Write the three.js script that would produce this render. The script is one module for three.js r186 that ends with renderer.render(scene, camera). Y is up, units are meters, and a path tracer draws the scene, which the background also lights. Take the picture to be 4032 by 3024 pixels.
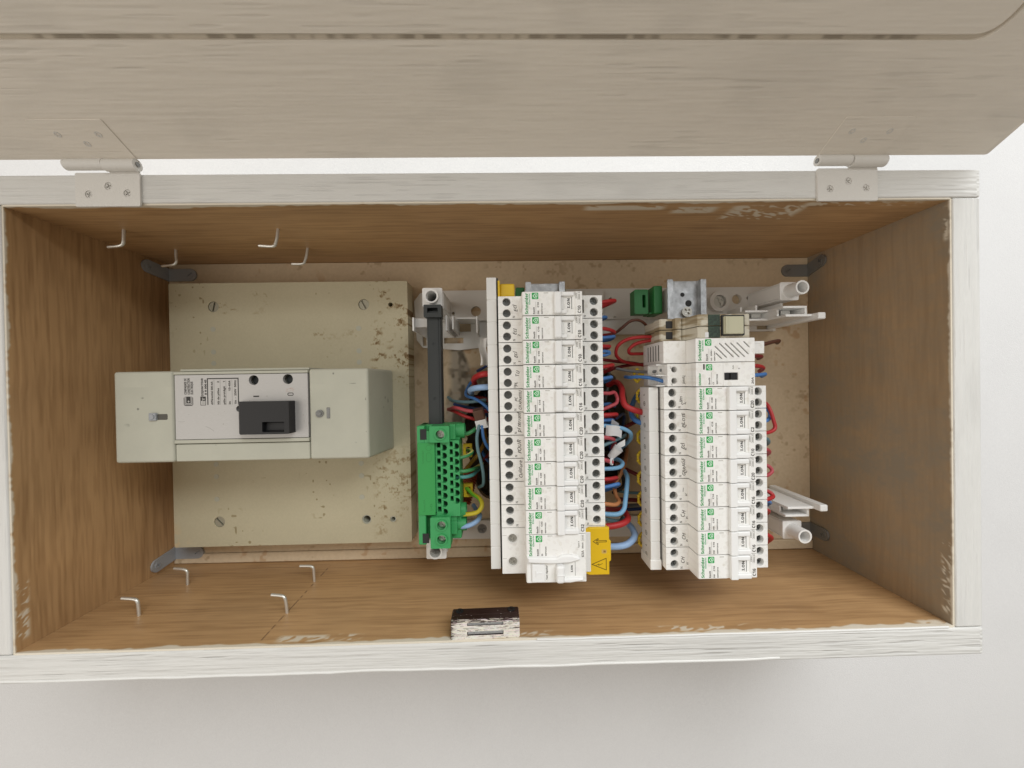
import * as THREE from 'three';
import { RoundedBoxGeometry } from 'three/addons/geometries/RoundedBoxGeometry.js';
import { mergeGeometries, mergeVertices, toCreasedNormals } from 'three/addons/utils/BufferGeometryUtils.js';
import { RectAreaLightUniformsLib } from 'three/addons/lights/RectAreaLightUniformsLib.js';

// ---------- camera, light, exposure ----------
const scene = new THREE.Scene();
const camera = new THREE.PerspectiveCamera(90.46, 4 / 3, 0.01, 20);   // ultra-wide phone lens, 27 cm in front of the cabinet
camera.position.set(0, 0, 0.4);
camera.rotation.set(-0.0076772, -0.0192911, -0.0167214, 'YXZ');
const renderer = new THREE.WebGLRenderer({ antialias: true });
renderer.setSize(1024, 768);
renderer.toneMapping = THREE.LinearToneMapping;
renderer.toneMappingExposure = 0.96;
renderer.shadowMap.enabled = true;
RectAreaLightUniformsLib.init();
scene.background = new THREE.Color().setRGB(0.345, 0.313, 0.272);         // diffuse light of the pale room in front of the cabinet
function areaLight(color, intensity, w, h, pos, target) {
  const l = new THREE.RectAreaLight(color, intensity, w, h);
  l.position.set(...pos); l.lookAt(...target); l.castShadow = true; scene.add(l); return l;
}
areaLight(new THREE.Color().setRGB(0.94, 0.975, 1), 8.2, 1.55, 1.55, [0.8, 1.5, 1.5], [0, 0, 0]);     // the window: its light comes over the raised door, from above and somewhat to the right
areaLight(new THREE.Color().setRGB(1, 0.94, 0.87), 1.3, 2.2, 2.2, [-1.5, -0.35, 1.5], [0, 0, 0]);     // pale ceiling of the room (the picture is turned, so it lies to the left)

// ---------- helpers (geometry in millimetres, scaled to metres when a mesh is made) ----------
const MM = 0.001;
let seedState = 7;
const rnd = () => { seedState = (seedState * 1664525 + 1013904223) >>> 0; return seedState / 4294967296; };
const rr = (a, b) => a + (b - a) * rnd();
const hash = (x, y, s) => { let h = Math.imul(x | 0, 374761393) + Math.imul(y | 0, 668265263) + Math.imul(s | 0, 974634541); h = Math.imul(h ^ (h >>> 13), 1274126177); return ((h ^ (h >>> 16)) >>> 0) / 4294967296; };
function vn(x, y, s = 0) {
  const xi = Math.floor(x), yi = Math.floor(y), fx = x - xi, fy = y - yi, u = fx * fx * (3 - 2 * fx), v = fy * fy * (3 - 2 * fy);
  const a = hash(xi, yi, s), b = hash(xi + 1, yi, s), c = hash(xi, yi + 1, s), d = hash(xi + 1, yi + 1, s);
  return a + (b - a) * u + (c - a) * v + (a - b - c + d) * u * v;
}
function fbm(x, y, s = 0, o = 4) { let t = 0, a = 0.5, n = 0; for (let i = 0; i < o; i++) { t += a * vn(x, y, s + i * 17); n += a; x *= 2.03; y *= 2.03; a *= 0.5; } return t / n; }
const clamp = (x, a = 0, b = 1) => Math.min(b, Math.max(a, x));
const sm = (a, b, x) => { const t = clamp((x - a) / (b - a)); return t * t * (3 - 2 * t); };
const mix3 = (a, b, t) => [a[0] + (b[0] - a[0]) * t, a[1] + (b[1] - a[1]) * t, a[2] + (b[2] - a[2]) * t];

function dataTex(w, h, fn, srgb = true, repeat = true) {                 // fn(x, y in 0..1) gives [r,g,b] 0..255
  const d = new Uint8Array(w * h * 4);
  for (let j = 0; j < h; j++) for (let i = 0; i < w; i++) { const c = fn((i + 0.5) / w, (j + 0.5) / h), k = (j * w + i) * 4; d[k] = clamp(c[0], 0, 255); d[k + 1] = clamp(c[1], 0, 255); d[k + 2] = clamp(c[2], 0, 255); d[k + 3] = 255; }
  const t = new THREE.DataTexture(d, w, h); t.magFilter = THREE.LinearFilter; t.minFilter = THREE.LinearMipmapLinearFilter; t.generateMipmaps = true;
  if (repeat) t.wrapS = t.wrapT = THREE.RepeatWrapping;
  if (srgb) t.colorSpace = THREE.SRGBColorSpace; t.needsUpdate = true; return t;
}
function canvasTex(w, h, draw) {
  const c = document.createElement('canvas'); c.width = w; c.height = h; const g = c.getContext('2d'); draw(g, w, h);
  const t = new THREE.CanvasTexture(c); t.colorSpace = THREE.SRGBColorSpace; t.anisotropy = 8; return t;
}

// geometry
const box = (x0, x1, y0, y1, z0, z1, r = 0) => {
  if (y0 > y1) [y0, y1] = [y1, y0];
  const w = x1 - x0, h = y1 - y0, d = z1 - z0;
  const g = r > 0 ? new RoundedBoxGeometry(w, h, d, 2, Math.min(r, w / 2.01, h / 2.01, d / 2.01)) : new THREE.BoxGeometry(w, h, d);
  return g.translate((x0 + x1) / 2, (y0 + y1) / 2, (z0 + z1) / 2);
};
const cyl = (x, y, z0, z1, r, seg = 20, r2 = r) => new THREE.CylinderGeometry(r2, r, z1 - z0, seg).rotateX(Math.PI / 2).translate(x, y, (z0 + z1) / 2);
const cylX = (x0, x1, y, z, r, seg = 18) => new THREE.CylinderGeometry(r, r, x1 - x0, seg).rotateZ(Math.PI / 2).translate((x0 + x1) / 2, y, z);
function rectPath(P, x0, x1, y0, y1, r = 0) {
  const p = new P();
  if (!r) { p.moveTo(x0, y0); p.lineTo(x1, y0); p.lineTo(x1, y1); p.lineTo(x0, y1); p.closePath(); return p; }
  p.moveTo(x0 + r, y0); p.lineTo(x1 - r, y0); p.quadraticCurveTo(x1, y0, x1, y0 + r); p.lineTo(x1, y1 - r); p.quadraticCurveTo(x1, y1, x1 - r, y1);
  p.lineTo(x0 + r, y1); p.quadraticCurveTo(x0, y1, x0, y1 - r); p.lineTo(x0, y0 + r); p.quadraticCurveTo(x0, y0, x0 + r, y0); return p;
}
const circ = (x, y, r) => { const p = new THREE.Path(); p.absarc(x, y, r, 0, Math.PI * 2, true); return p; };
function plate(outline, holes, z0, z1, bevel = 0, seg = 10) {             // outline extruded along z
  const s = outline; s.holes.push(...holes); if (holes.length) bevel = 0;
  const g = new THREE.ExtrudeGeometry(s, { depth: z1 - z0 - 2 * bevel, bevelEnabled: bevel > 0, bevelThickness: bevel, bevelSize: bevel, bevelOffset: -bevel, bevelSegments: 1, curveSegments: seg });
  return g.translate(0, 0, z0 + bevel);
}
const rect = (x0, x1, y0, y1, r) => rectPath(THREE.Shape, x0, x1, y0, y1, r);
const rectHole = (x0, x1, y0, y1, r) => rectPath(THREE.Path, x0, x1, y0, y1, r);
const poly = (pts) => new THREE.Shape(pts.map((p) => new THREE.Vector2(p[0], p[1])));
function prismY(pts, y0, y1, bevel = 0) {                                 // profile in (x,z) extruded along y
  const g = new THREE.ExtrudeGeometry(poly(pts.map(([x, z]) => [x, -z])), { depth: y1 - y0 - 2 * bevel, bevelEnabled: bevel > 0, bevelThickness: bevel, bevelSize: bevel, bevelOffset: -bevel, bevelSegments: 1 });
  return g.translate(0, 0, bevel).rotateX(-Math.PI / 2).translate(0, y0, 0);
}
const ring = (x, y, z0, z1, ro, ri, seg = 14) => { const s = new THREE.Shape(); s.absarc(x, y, ro, 0, Math.PI * 2); return plate(s, [circ(x, y, ri)], z0, z1, Math.min(0.4, (ro - ri) * 0.25), seg); };
const tubeG = (pts, r, seg = 0, radial = 10) => new THREE.TubeGeometry(new THREE.CatmullRomCurve3(pts.map((p) => new THREE.Vector3(...p)), false, 'centripetal'), seg || pts.length * 9, r, radial, false);
function screwHead(x, y, z0, z1, r, turn = 0, slotOnly = false) {          // a disc with a cross or slot cut into it
  const s = new THREE.Shape(); s.absarc(0, 0, r, 0, Math.PI * 2);
  const a = r * 0.17, b = r * 0.72, h = new THREE.Path();
  const pts = slotOnly ? [[-r * 0.9, -a], [r * 0.9, -a], [r * 0.9, a], [-r * 0.9, a]] : [[-b, -a], [-a, -a], [-a, -b], [a, -b], [a, -a], [b, -a], [b, a], [a, a], [a, b], [-a, b], [-a, a], [-b, a]];
  h.setFromPoints(pts.map((p) => new THREE.Vector2(...p)));
  const top = plate(s, [h], z1 - r * 0.35, z1, r * 0.06, 9);
  return merge([top, cyl(0, 0, z0, z1 - r * 0.34, r * 0.98, 18)]).rotateZ(turn).translate(x, y, 0);
}
function clean(g) {
  g = g.index ? g.toNonIndexed() : g;
  for (const k of Object.keys(g.attributes)) if (!['position', 'normal', 'uv'].includes(k)) g.deleteAttribute(k);
  if (!g.attributes.uv) g.setAttribute('uv', new THREE.BufferAttribute(new Float32Array(g.attributes.position.count * 2), 2));
  return g;
}
function merge(list) { return list.length === 1 ? clean(list[0]) : mergeGeometries(list.map(clean)); }
function uvBox(g, swap = false) {                                         // uv in metres from the face's own plane
  g = clean(g); const p = g.attributes.position, uv = g.attributes.uv, a = new THREE.Vector3(), b = new THREE.Vector3(), c = new THREE.Vector3();
  for (let i = 0; i < p.count; i += 3) {
    a.fromBufferAttribute(p, i); b.fromBufferAttribute(p, i + 1); c.fromBufferAttribute(p, i + 2);
    const n = b.clone().sub(a).cross(c.clone().sub(a)), ax = Math.abs(n.x), ay = Math.abs(n.y), az = Math.abs(n.z);
    [a, b, c].forEach((q, k) => {
      let u, v;
      if (az >= ax && az >= ay) [u, v] = swap ? [q.y, q.x] : [q.x, q.y]; else if (ay >= ax) [u, v] = swap ? [q.z, q.x] : [q.x, q.z]; else [u, v] = [q.y, q.z];
      uv.setXY(i + k, u * MM, v * MM);
    });
  }
  return g;
}
function uvRange(g, x0, x1, y0, y1, ax = 0, ay = 1) {                      // uv 0..1 over a stretch of two axes
  g = clean(g); const p = g.attributes.position, uv = g.attributes.uv;
  for (let i = 0; i < p.count; i++) { const q = [p.getX(i), p.getY(i), p.getZ(i)]; uv.setXY(i, (q[ax] - x0) / (x1 - x0), (q[ay] - y0) / (y1 - y0)); }
  return g;
}
const taken = {};
function numbered(name) { const n = (taken[name] = (taken[name] ?? -1) + 1); return n ? name + '_' + String(n).padStart(3, '0') : name; }
const meshCache = new Map();
function part(name, geos, m, parent, label) {
  let g = geos;
  if (Array.isArray(geos)) g = merge(geos);
  if (!g.userData.mm) { g = clean(g); g.scale(MM, MM, MM); g.userData.mm = true; }
  const o = new THREE.Mesh(g, m); o.name = name; o.castShadow = o.receiveShadow = true; parent.add(o);
  if (label) o.userData.label = label;
  return o;
}
function thing(name, label, category, [x, y, z] = [0, 0, 0], group) {
  const o = new THREE.Group(); o.name = numbered(name); o.position.set(x * MM, y * MM, z * MM); o.userData = { label, category };
  if (group) o.userData.group = group;
  scene.add(o); return o;
}
function single(name, label, category, geos, m, group) {
  const o = part(numbered(name), geos, m, scene); o.userData = { label, category }; if (group) o.userData.group = group; return o;
}
function structure(name, geos, m) { const o = part(name, geos, m, scene); o.userData.kind = 'structure'; return o; }
const lin = (r, g, b) => new THREE.Color().setRGB(r, g, b);
const std = (color, roughness = 0.6, metalness = 0, more = {}) => new THREE.MeshStandardMaterial({ color, roughness, metalness, ...more });

// ---------- materials ----------
const grainTex = dataTex(512, 512, (x, y) => { const v = 128 + 90 * (fbm(x * 90, y * 90, 3, 3) - 0.5) + 60 * (hash(Math.floor(x * 512), Math.floor(y * 512), 5) - 0.5); return [v, v, v]; }, false);
grainTex.repeat.set(16, 16);
const bumpFine = { bumpMap: grainTex, bumpScale: 0.00008 };
// brushed white paint over wood: long strokes along u (one tile = 0.71 m by 0.077 m; the door's is 0.36 m high)
const strokes = (x, y, s, q = 1) => 0.5 * vn(x * 16, y * 46 * q, s) + 0.32 * vn(x * 40, y * 110 * q, s + 3) + 0.18 * vn(x * 130, y * 60 * q, s + 5);
const poresAt = (x, y, q) => sm(0.72, 0.88, vn(x * 26, y * 70 * q, 41)) * sm(0.45, 0.62, vn(x * 11, y * 7 * q, 51));
const paintTone = (q, t) => (x, y) => { const k = 1 - (q > 1 ? 0.028 : 0.04) * (1 - strokes(x, y, 11, q)) - (q > 1 ? 0.03 : 0.035) * poresAt(x, y, q) - 0.035 * sm(0.5, 0.8, fbm(x * 12, y * 4 * q, 61)); return [t[0] * k, t[1] * k, t[2] * k]; };
const paintHigh = (q) => (x, y) => { const v = 255 * (0.7 * strokes(x, y, 11, q) + 0.3 * (1 - poresAt(x, y, q))); return [v, v, v]; };
const paintMap = dataTex(1024, 256, paintTone(1, [217, 216, 212])), paintBump = dataTex(1024, 256, paintHigh(1), false);
for (const t of [paintMap, paintBump]) { t.repeat.set(1.4, 13); t.offset.set(0.52, 0); }
const doorMap = dataTex(1024, 768, paintTone(3.6, [228, 222, 212])), doorBump = dataTex(1024, 768, paintHigh(3.6), false);
for (const t of [doorMap, doorBump]) { t.repeat.set(1.4, 2.8); t.offset.set(0.52, 0); }
const M = {};
M.paint = std(lin(1, 1, 1), 0.5, 0, { map: paintMap, bumpMap: paintBump, bumpScale: 0.0009 });
M.doorPaint = std(lin(0.98, 0.97, 0.95), 0.6, 0, { map: doorMap, bumpMap: doorBump, bumpScale: 0.0005 });
M.groove = std(lin(0.98, 0.97, 0.95), 0.7, 0, { map: dataTex(1024, 512, (x, y) => { const d = sm(0.45, 0.75, 0.5 * vn(x * 150, y * 60, 91) + 0.5 * vn(x * 34, y * 16, 93)); return mix3([206, 198, 184], [110, 100, 86], 0.5 * d); }), bumpMap: grainTex, bumpScale: 0.0003 });
M.groove.map.repeat.set(1.4, 2.8);
M.hingePaint = std(lin(0.68, 0.66, 0.62), 0.5, 0, { bumpMap: grainTex, bumpScale: 0.0003 });
const wallMap = dataTex(512, 512, (x, y) => { const k = 1 - 0.018 * fbm(x * 14, y * 14, 71) - 0.012 * hash(Math.floor(x * 512), Math.floor(y * 512), 77); return [218 * k, 217 * k, 216 * k]; });
wallMap.repeat.set(1.5, 1.5);
M.wall = std(lin(1, 1, 1), 0.85, 0, { map: wallMap, bumpMap: grainTex, bumpScale: 0.0004 });
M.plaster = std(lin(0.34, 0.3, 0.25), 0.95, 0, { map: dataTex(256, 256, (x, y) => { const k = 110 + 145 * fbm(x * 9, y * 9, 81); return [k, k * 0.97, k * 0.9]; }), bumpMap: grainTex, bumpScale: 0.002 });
// oak veneer, one texture for each inside face; v runs from the back (0) to the front edge (1), with brushed-over paint along that edge
function veneer(w, h, seed, base, dark, paintAt, dust, wCell, scratch) {
  return dataTex(w, h, (x, y) => {
    const X = x * wCell;
    const wob = 0.02 * fbm(X * 3, y * 2, seed + 1);
    const long = fbm(X * 1.6, (y + wob) * 26, seed + 2, 4), fine = 0.5 * vn(X * 7, (y + wob) * 80, seed + 3) + 0.5 * vn(X * 13, (y + wob) * 150, seed + 13), pore = 0.5 * sm(0.45, 0.9, vn(X * 2.6, (y + wob) * 84, seed + 4)) + 0.5 * sm(0.4, 0.9, vn(X * 6, (y + wob) * 128, seed + 5));
    let c = mix3(base, dark, clamp(0.24 + 0.16 * (long - 0.45) + 0.14 * (fine - 0.5) + 0.42 * (pore - 0.2)));
    const blotch = fbm(X * 2.2, y * 3, seed + 9); c = c.map((q) => q * (0.93 + 0.14 * blotch));
    if (dust) { const d = dust(x, y, seed); c = mix3(c, [146, 136, 121], d); }
    if (scratch) { const [ax, ay, bx, by] = scratch, px = x * 671, py = y * 150, t = clamp(((px - ax) * (bx - ax) + (py - ay) * (by - ay)) / ((bx - ax) ** 2 + (by - ay) ** 2)), dd = Math.hypot(px - ax - t * (bx - ax), py - ay - t * (by - ay)); c = mix3(c, [70, 50, 34], 0.55 * (1 - sm(0.25, 0.7, dd)) * sm(0.25, 0.5, vn(t * 30, 1, 77))); }
    const p = paintAt ? paintAt(x, y, seed) : 0;
    return mix3(c, [222, 217, 205], clamp(p));
  }, true, false);
}
const edgePaint = (amount, streaks) => (x, y, s) => {
  const ragged = 1 - amount * (0.1 + 1.5 * Math.pow(fbm(x * 18, 2, s + 21), 2) + 0.5 * vn(x * 130, 5, s + 22)) * 0.03;
  let p = sm(ragged - 0.006, ragged + 0.004, y);
  for (const [a, b, v0, v1, th] of streaks) { const inX = sm(a, a + 0.012, x) * (1 - sm(b - 0.012, b, x)); p = Math.max(p, inX * sm(v0, v0 + 0.02, y) * (1 - sm(v1 - 0.02, v1, y)) * 0.9 * sm(th - 0.02, th + 0.14, vn(x * 160, y * 80 + x * 130, s + 31) * 0.5 + 0.5 * vn(x * 34, y * 26, s + 33))); }
  return p;
};
const OAK = [196, 161, 119], OAKD = [136, 104, 70];
M.oakTop = std(lin(0.95, 0.91, 0.85), 0.5, 0, { map: veneer(1400, 300, 100, OAK, OAKD, edgePaint(0.7, [[0.6, 0.7, 0.9, 0.97, 0.3], [0.7, 0.76, 0.86, 0.95, 0.38], [0.765, 0.86, 0.78, 0.96, 0.45], [0.84, 0.98, 0.93, 0.99, 0.4]]), null, 5) });
M.oakBottom = std(lin(0.95, 0.91, 0.85), 0.42, 0, { map: veneer(1400, 300, 200, OAK, OAKD, edgePaint(0.7, [[0.26, 0.36, 0.92, 0.985, 0.42], [0.43, 0.5, 0.9, 0.98, 0.6], [0.52, 0.57, 0.94, 0.99, 0.4], [0.66, 0.82, 0.93, 0.99, 0.62], [0.96, 1, 0.94, 1, 0.25]]), null, 5, [165.6, 32, 166.7, 143]) });
M.oakLeft = std(lin(0.95, 0.91, 0.85), 0.5, 0, { map: veneer(700, 300, 300, OAK, OAKD, edgePaint(0.45, [[0.02, 0.16, 0.93, 1, 0.42]]), null, 2.5) });
M.oakRight = std(lin(0.95, 0.91, 0.85), 0.6, 0, { map: veneer(700, 300, 400, OAK, OAKD, edgePaint(0.35, [[0.02, 0.2, 0.94, 1, 0.55], [0.9, 0.99, 0.96, 1, 0.42]]),
  (x, y, s) => clamp((0.62 + 0.4 * sm(0.3, 0.65, fbm(x * 6, y * 2.6, s + 41))) * (0.72 + 0.56 * (0.5 * vn(x * 40, y * 9, s + 43) + 0.5 * vn(x * 130, y * 60, s + 44)) - 0.1)), 2.5) });
for (const k of ['oakTop', 'oakBottom', 'oakLeft', 'oakRight']) { M[k].bumpMap = M[k].map; M[k].bumpScale = 0.00035; }
// beige fibre panel with brown specks
M.panel = std(lin(1, 1, 1), 0.75, 0, { map: dataTex(1024, 512, (x, y) => {
  const X = x * 2.15, t = fbm(X * 5, y * 5, 501), speck = sm(0.62, 0.78, 0.6 * vn(X * 44, y * 44, 511) + 0.4 * vn(X * 120, y * 120, 513)) * sm(0.4, 0.7, vn(X * 9, y * 9, 512)), rust = sm(0.66, 0.82, 0.6 * vn(X * 30, y * 30, 515) + 0.4 * vn(X * 90, y * 90, 516)) * sm(0.45, 0.7, vn(X * 6, y * 6, 518)), f = vn(X * 160, y * 160, 517);
  let c = [206 + 16 * (t - 0.5) + 8 * (f - 0.5), 186 + 16 * (t - 0.5) + 8 * (f - 0.5), 156 + 14 * (t - 0.5) + 8 * (f - 0.5)];
  const patch = sm(0.415, 0.43, x + 0.03 * (t - 0.5)) * (1 - sm(0.5, 0.52, x)) * sm(0.4, 0.44, y) * (1 - sm(0.66, 0.7, y + 0.1 * (vn(X * 20, 3, 519) - 0.5)));   // rough grey plaster smear behind the dark bar
  c = mix3(c, mix3([150, 142, 128], [74, 66, 54], sm(0.35, 0.7, 0.6 * vn(X * 34, y * 34, 521) + 0.4 * vn(X * 90, y * 90, 523))), 0.85 * patch);
  c = mix3(c, [136, 108, 76], 0.35 * speck); return mix3(c, [158, 104, 60], 0.3 * rust);
}, true, false), bumpMap: grainTex, bumpScale: 0.0002 });
// old cream-green enamelled board with scuffs and brown stains
M.board = std(lin(1, 1, 1), 0.55, 0, { map: dataTex(1024, 1024, (x, y) => {
  const t = fbm(x * 5, y * 5, 601), f = vn(x * 220, y * 220, 603);
  let c = [192 + 10 * (t - 0.5) + 5 * (f - 0.5), 184 + 10 * (t - 0.5) + 5 * (f - 0.5), 156 + 10 * (t - 0.5) + 5 * (f - 0.5)];
  const zone = Math.max(sm(0.78, 0.92, x) * sm(0.5, 0.72, y), 1.1 * sm(0.16, 0.26, x) * (1 - sm(0.34, 0.46, x)) * sm(0.86, 0.91, y) * (1 - sm(0.95, 0.98, y)), 0.5 * sm(0.78, 0.88, x) * (1 - sm(0.33, 0.43, y)), 0.45 * sm(0.45, 0.55, x) * sm(0.75, 0.79, y) * (1 - sm(0.81, 0.85, y)), 0.5 * sm(0.3, 0.34, x) * (1 - sm(0.5, 0.6, x)) * sm(0.62, 0.64, y) * (1 - sm(0.66, 0.69, y)));
  const stain = sm(0.5, 0.8, 0.4 * vn(x * 26, y * 60, 611) + 0.35 * vn(x * 90, y * 120, 613) + 0.25 * vn(x * 230, y * 230, 615)) * sm(0.25, 0.75, zone) * sm(0.4, 0.62, fbm(x * 11, y * 14, 616)) * 1.4;
  const fleck = sm(0.86, 0.92, vn(x * 70, y * 70, 617)) * sm(0.55, 0.75, vn(x * 8, y * 8, 619));
  const chip = sm(0.5, 0.56, fbm(x * 26, y * 26, 621)) * (1 - sm(0.02, 0.1, x + 0.7 * y));
  c = mix3(c, [112, 84, 44], clamp(0.75 * stain)); c = mix3(c, [120, 104, 66], 0.6 * fleck); return mix3(c, [206, 186, 148], 0.8 * chip);
}, true, false), bumpMap: grainTex, bumpScale: 0.00025 });
M.cream = std(lin(0.5, 0.495, 0.42), 0.5, 0, { map: dataTex(512, 512, (x, y) => { const k = 255 * (0.94 + 0.05 * fbm(x * 8, y * 8, 631) - 0.3 * sm(0.9, 0.96, vn(x * 26, y * 26, 633)) * sm(0.5, 0.8, vn(x * 5, y * 5, 635))); return [k, k, k * 0.985]; }), ...bumpFine });
M.cream.map.repeat.set(9, 9);
M.zinc = std(lin(0.66, 0.68, 0.7), 0.42, 0.85, { bumpMap: grainTex, bumpScale: 0.0002, map: dataTex(256, 256, (x, y) => { const k = 170 + 85 * fbm(x * 12, y * 12, 641); return [k, k, k]; }) });
M.zinc.map.repeat.set(20, 20);
M.dullSteel = std(lin(0.3, 0.3, 0.29), 0.5, 0.8, { bumpMap: grainTex, bumpScale: 0.0004 });
M.bracketSteel = std(lin(0.4, 0.42, 0.44), 0.55, 0.35, { bumpMap: grainTex, bumpScale: 0.0003 });
M.screw = std(lin(0.17, 0.175, 0.17), 0.38, 0.7);
M.brightScrew = std(lin(0.55, 0.54, 0.5), 0.32, 0.9);
M.wireSteel = std(lin(0.72, 0.71, 0.66), 0.3, 0.75);
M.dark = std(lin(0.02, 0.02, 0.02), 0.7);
M.black = std(lin(0.008, 0.008, 0.009), 0.55, 0, bumpFine);
M.white = std(lin(0.8, 0.795, 0.77), 0.45, 0, bumpFine);
M.whiteToggle = std(lin(0.86, 0.86, 0.85), 0.38, 0, bumpFine);
M.chassis = std(lin(0.7, 0.685, 0.65), 0.5, 0, bumpFine);
M.clearWhite = std(lin(0.8, 0.795, 0.775), 0.45, 0, bumpFine);
M.charcoal = std(lin(0.03, 0.034, 0.034), 0.5, 0, bumpFine);
M.green = std(lin(0.045, 0.33, 0.105), 0.42, 0, bumpFine);
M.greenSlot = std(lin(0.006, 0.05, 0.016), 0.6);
M.greenDark = std(lin(0.014, 0.16, 0.035), 0.45, 0, bumpFine);
M.yellow = std(lin(0.75, 0.5, 0.02), 0.45, 0, bumpFine);
M.yellowOld = std(lin(0.75, 0.53, 0.03), 0.5, 0, bumpFine);
M.oldPlastic = std(lin(0.6, 0.57, 0.5), 0.55, 0, { ...bumpFine, map: dataTex(512, 256, (x, y) => { const d = sm(0.42, 0.68, fbm(x * 7, y * 5, 651)) * (1 - 0.6 * sm(0.72, 0.85, x)), b = sm(0.62, 0.7, fbm(x * 16, y * 12, 653)) * sm(0.4, 0.5, x) * (1 - sm(0.75, 0.8, x)); let c = mix3([250, 248, 240], [168, 150, 118], d * 0.8); return mix3(c, [112, 78, 40], 0.8 * b); }, true, false) });
M.oldGreen = std(lin(0.05, 0.1, 0.075), 0.6, 0, { map: M.plaster.map });
M.oldKey = std(lin(0.5, 0.48, 0.34), 0.5, 0, bumpFine);
M.paper = std(lin(0.74, 0.74, 0.74), 0.7, 0, bumpFine);
const wireMat = {};
const WC = { red: [0.42, 0.02, 0.022], pink: [0.42, 0.06, 0.075], darkRed: [0.17, 0.01, 0.012], brown: [0.09, 0.028, 0.014], blue: [0.06, 0.19, 0.48], lightBlue: [0.18, 0.38, 0.58], skyBlue: [0.3, 0.46, 0.72], teal: [0.12, 0.22, 0.25], navy: [0.012, 0.035, 0.13], grey: [0.2, 0.21, 0.21], black: [0.015, 0.015, 0.017], orange: [0.5, 0.2, 0.075], ochre: [0.36, 0.19, 0.02], conduit: [0.3, 0.055, 0.012], aqua: [0.08, 0.3, 0.28] };
for (const k in WC) wireMat[k] = std(lin(...WC[k]), 0.48, 0, bumpFine);
const stripeTex = (a, b, turns) => { const t = dataTex(128, 64, (x, y) => { const f = ((y + x * turns) % 1 + 1) % 1; return Math.abs(f - 0.5) < 0.2 ? b : a; }); return t; };
wireMat.earth = std(lin(1, 1, 1), 0.42, 0, { map: stripeTex([62, 140, 84], [226, 214, 122], 1) });
wireMat.earthYellow = std(lin(1, 1, 1), 0.42, 0, { map: stripeTex([196, 178, 44], [120, 190, 50], 1) });

// ---------- the wall and the cabinet ----------
const XL = -345.3, XR = 325.7, YB = -184.9, YT = 127.24, ZR = 130.7, T = 20, ZW = -22;
const openingPts = [[-40, -32], [-36, -16], [-22, -8], [2, -4], [20, 12], [70, 26], [98, 18], [126, -6], [131, -40], [128, -80], [118, -112], [80, -118], [30, -122], [-10, -128], [-30, -116], [-37, -96], [-41, -64], [-43, -44]];
{
  const g = plate(rect(-1600, 1600, -1500, 1500), [rectHole(-66, 138, -134, 36, 12)], ZW - 12, ZW);
  const cavity = [box(-70, 142, -138, 40, ZW - 38, ZW - 34), box(-70, -66, -138, 40, ZW - 34, ZW - 12.2), box(138, 142, -138, 40, ZW - 34, ZW - 12.2), box(-66, 138, 36, 40, ZW - 34, ZW - 12.2), box(-66, 138, -138, -134, ZW - 34, ZW - 12.2)];
  structure('wall', uvBox(g), M.wall);
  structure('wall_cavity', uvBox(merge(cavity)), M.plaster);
}
const cab = thing('wooden_cabinet', 'shallow white painted wooden cabinet with brown oak inside and its door raised', 'cabinet', [0, 0, 0]);
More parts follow.
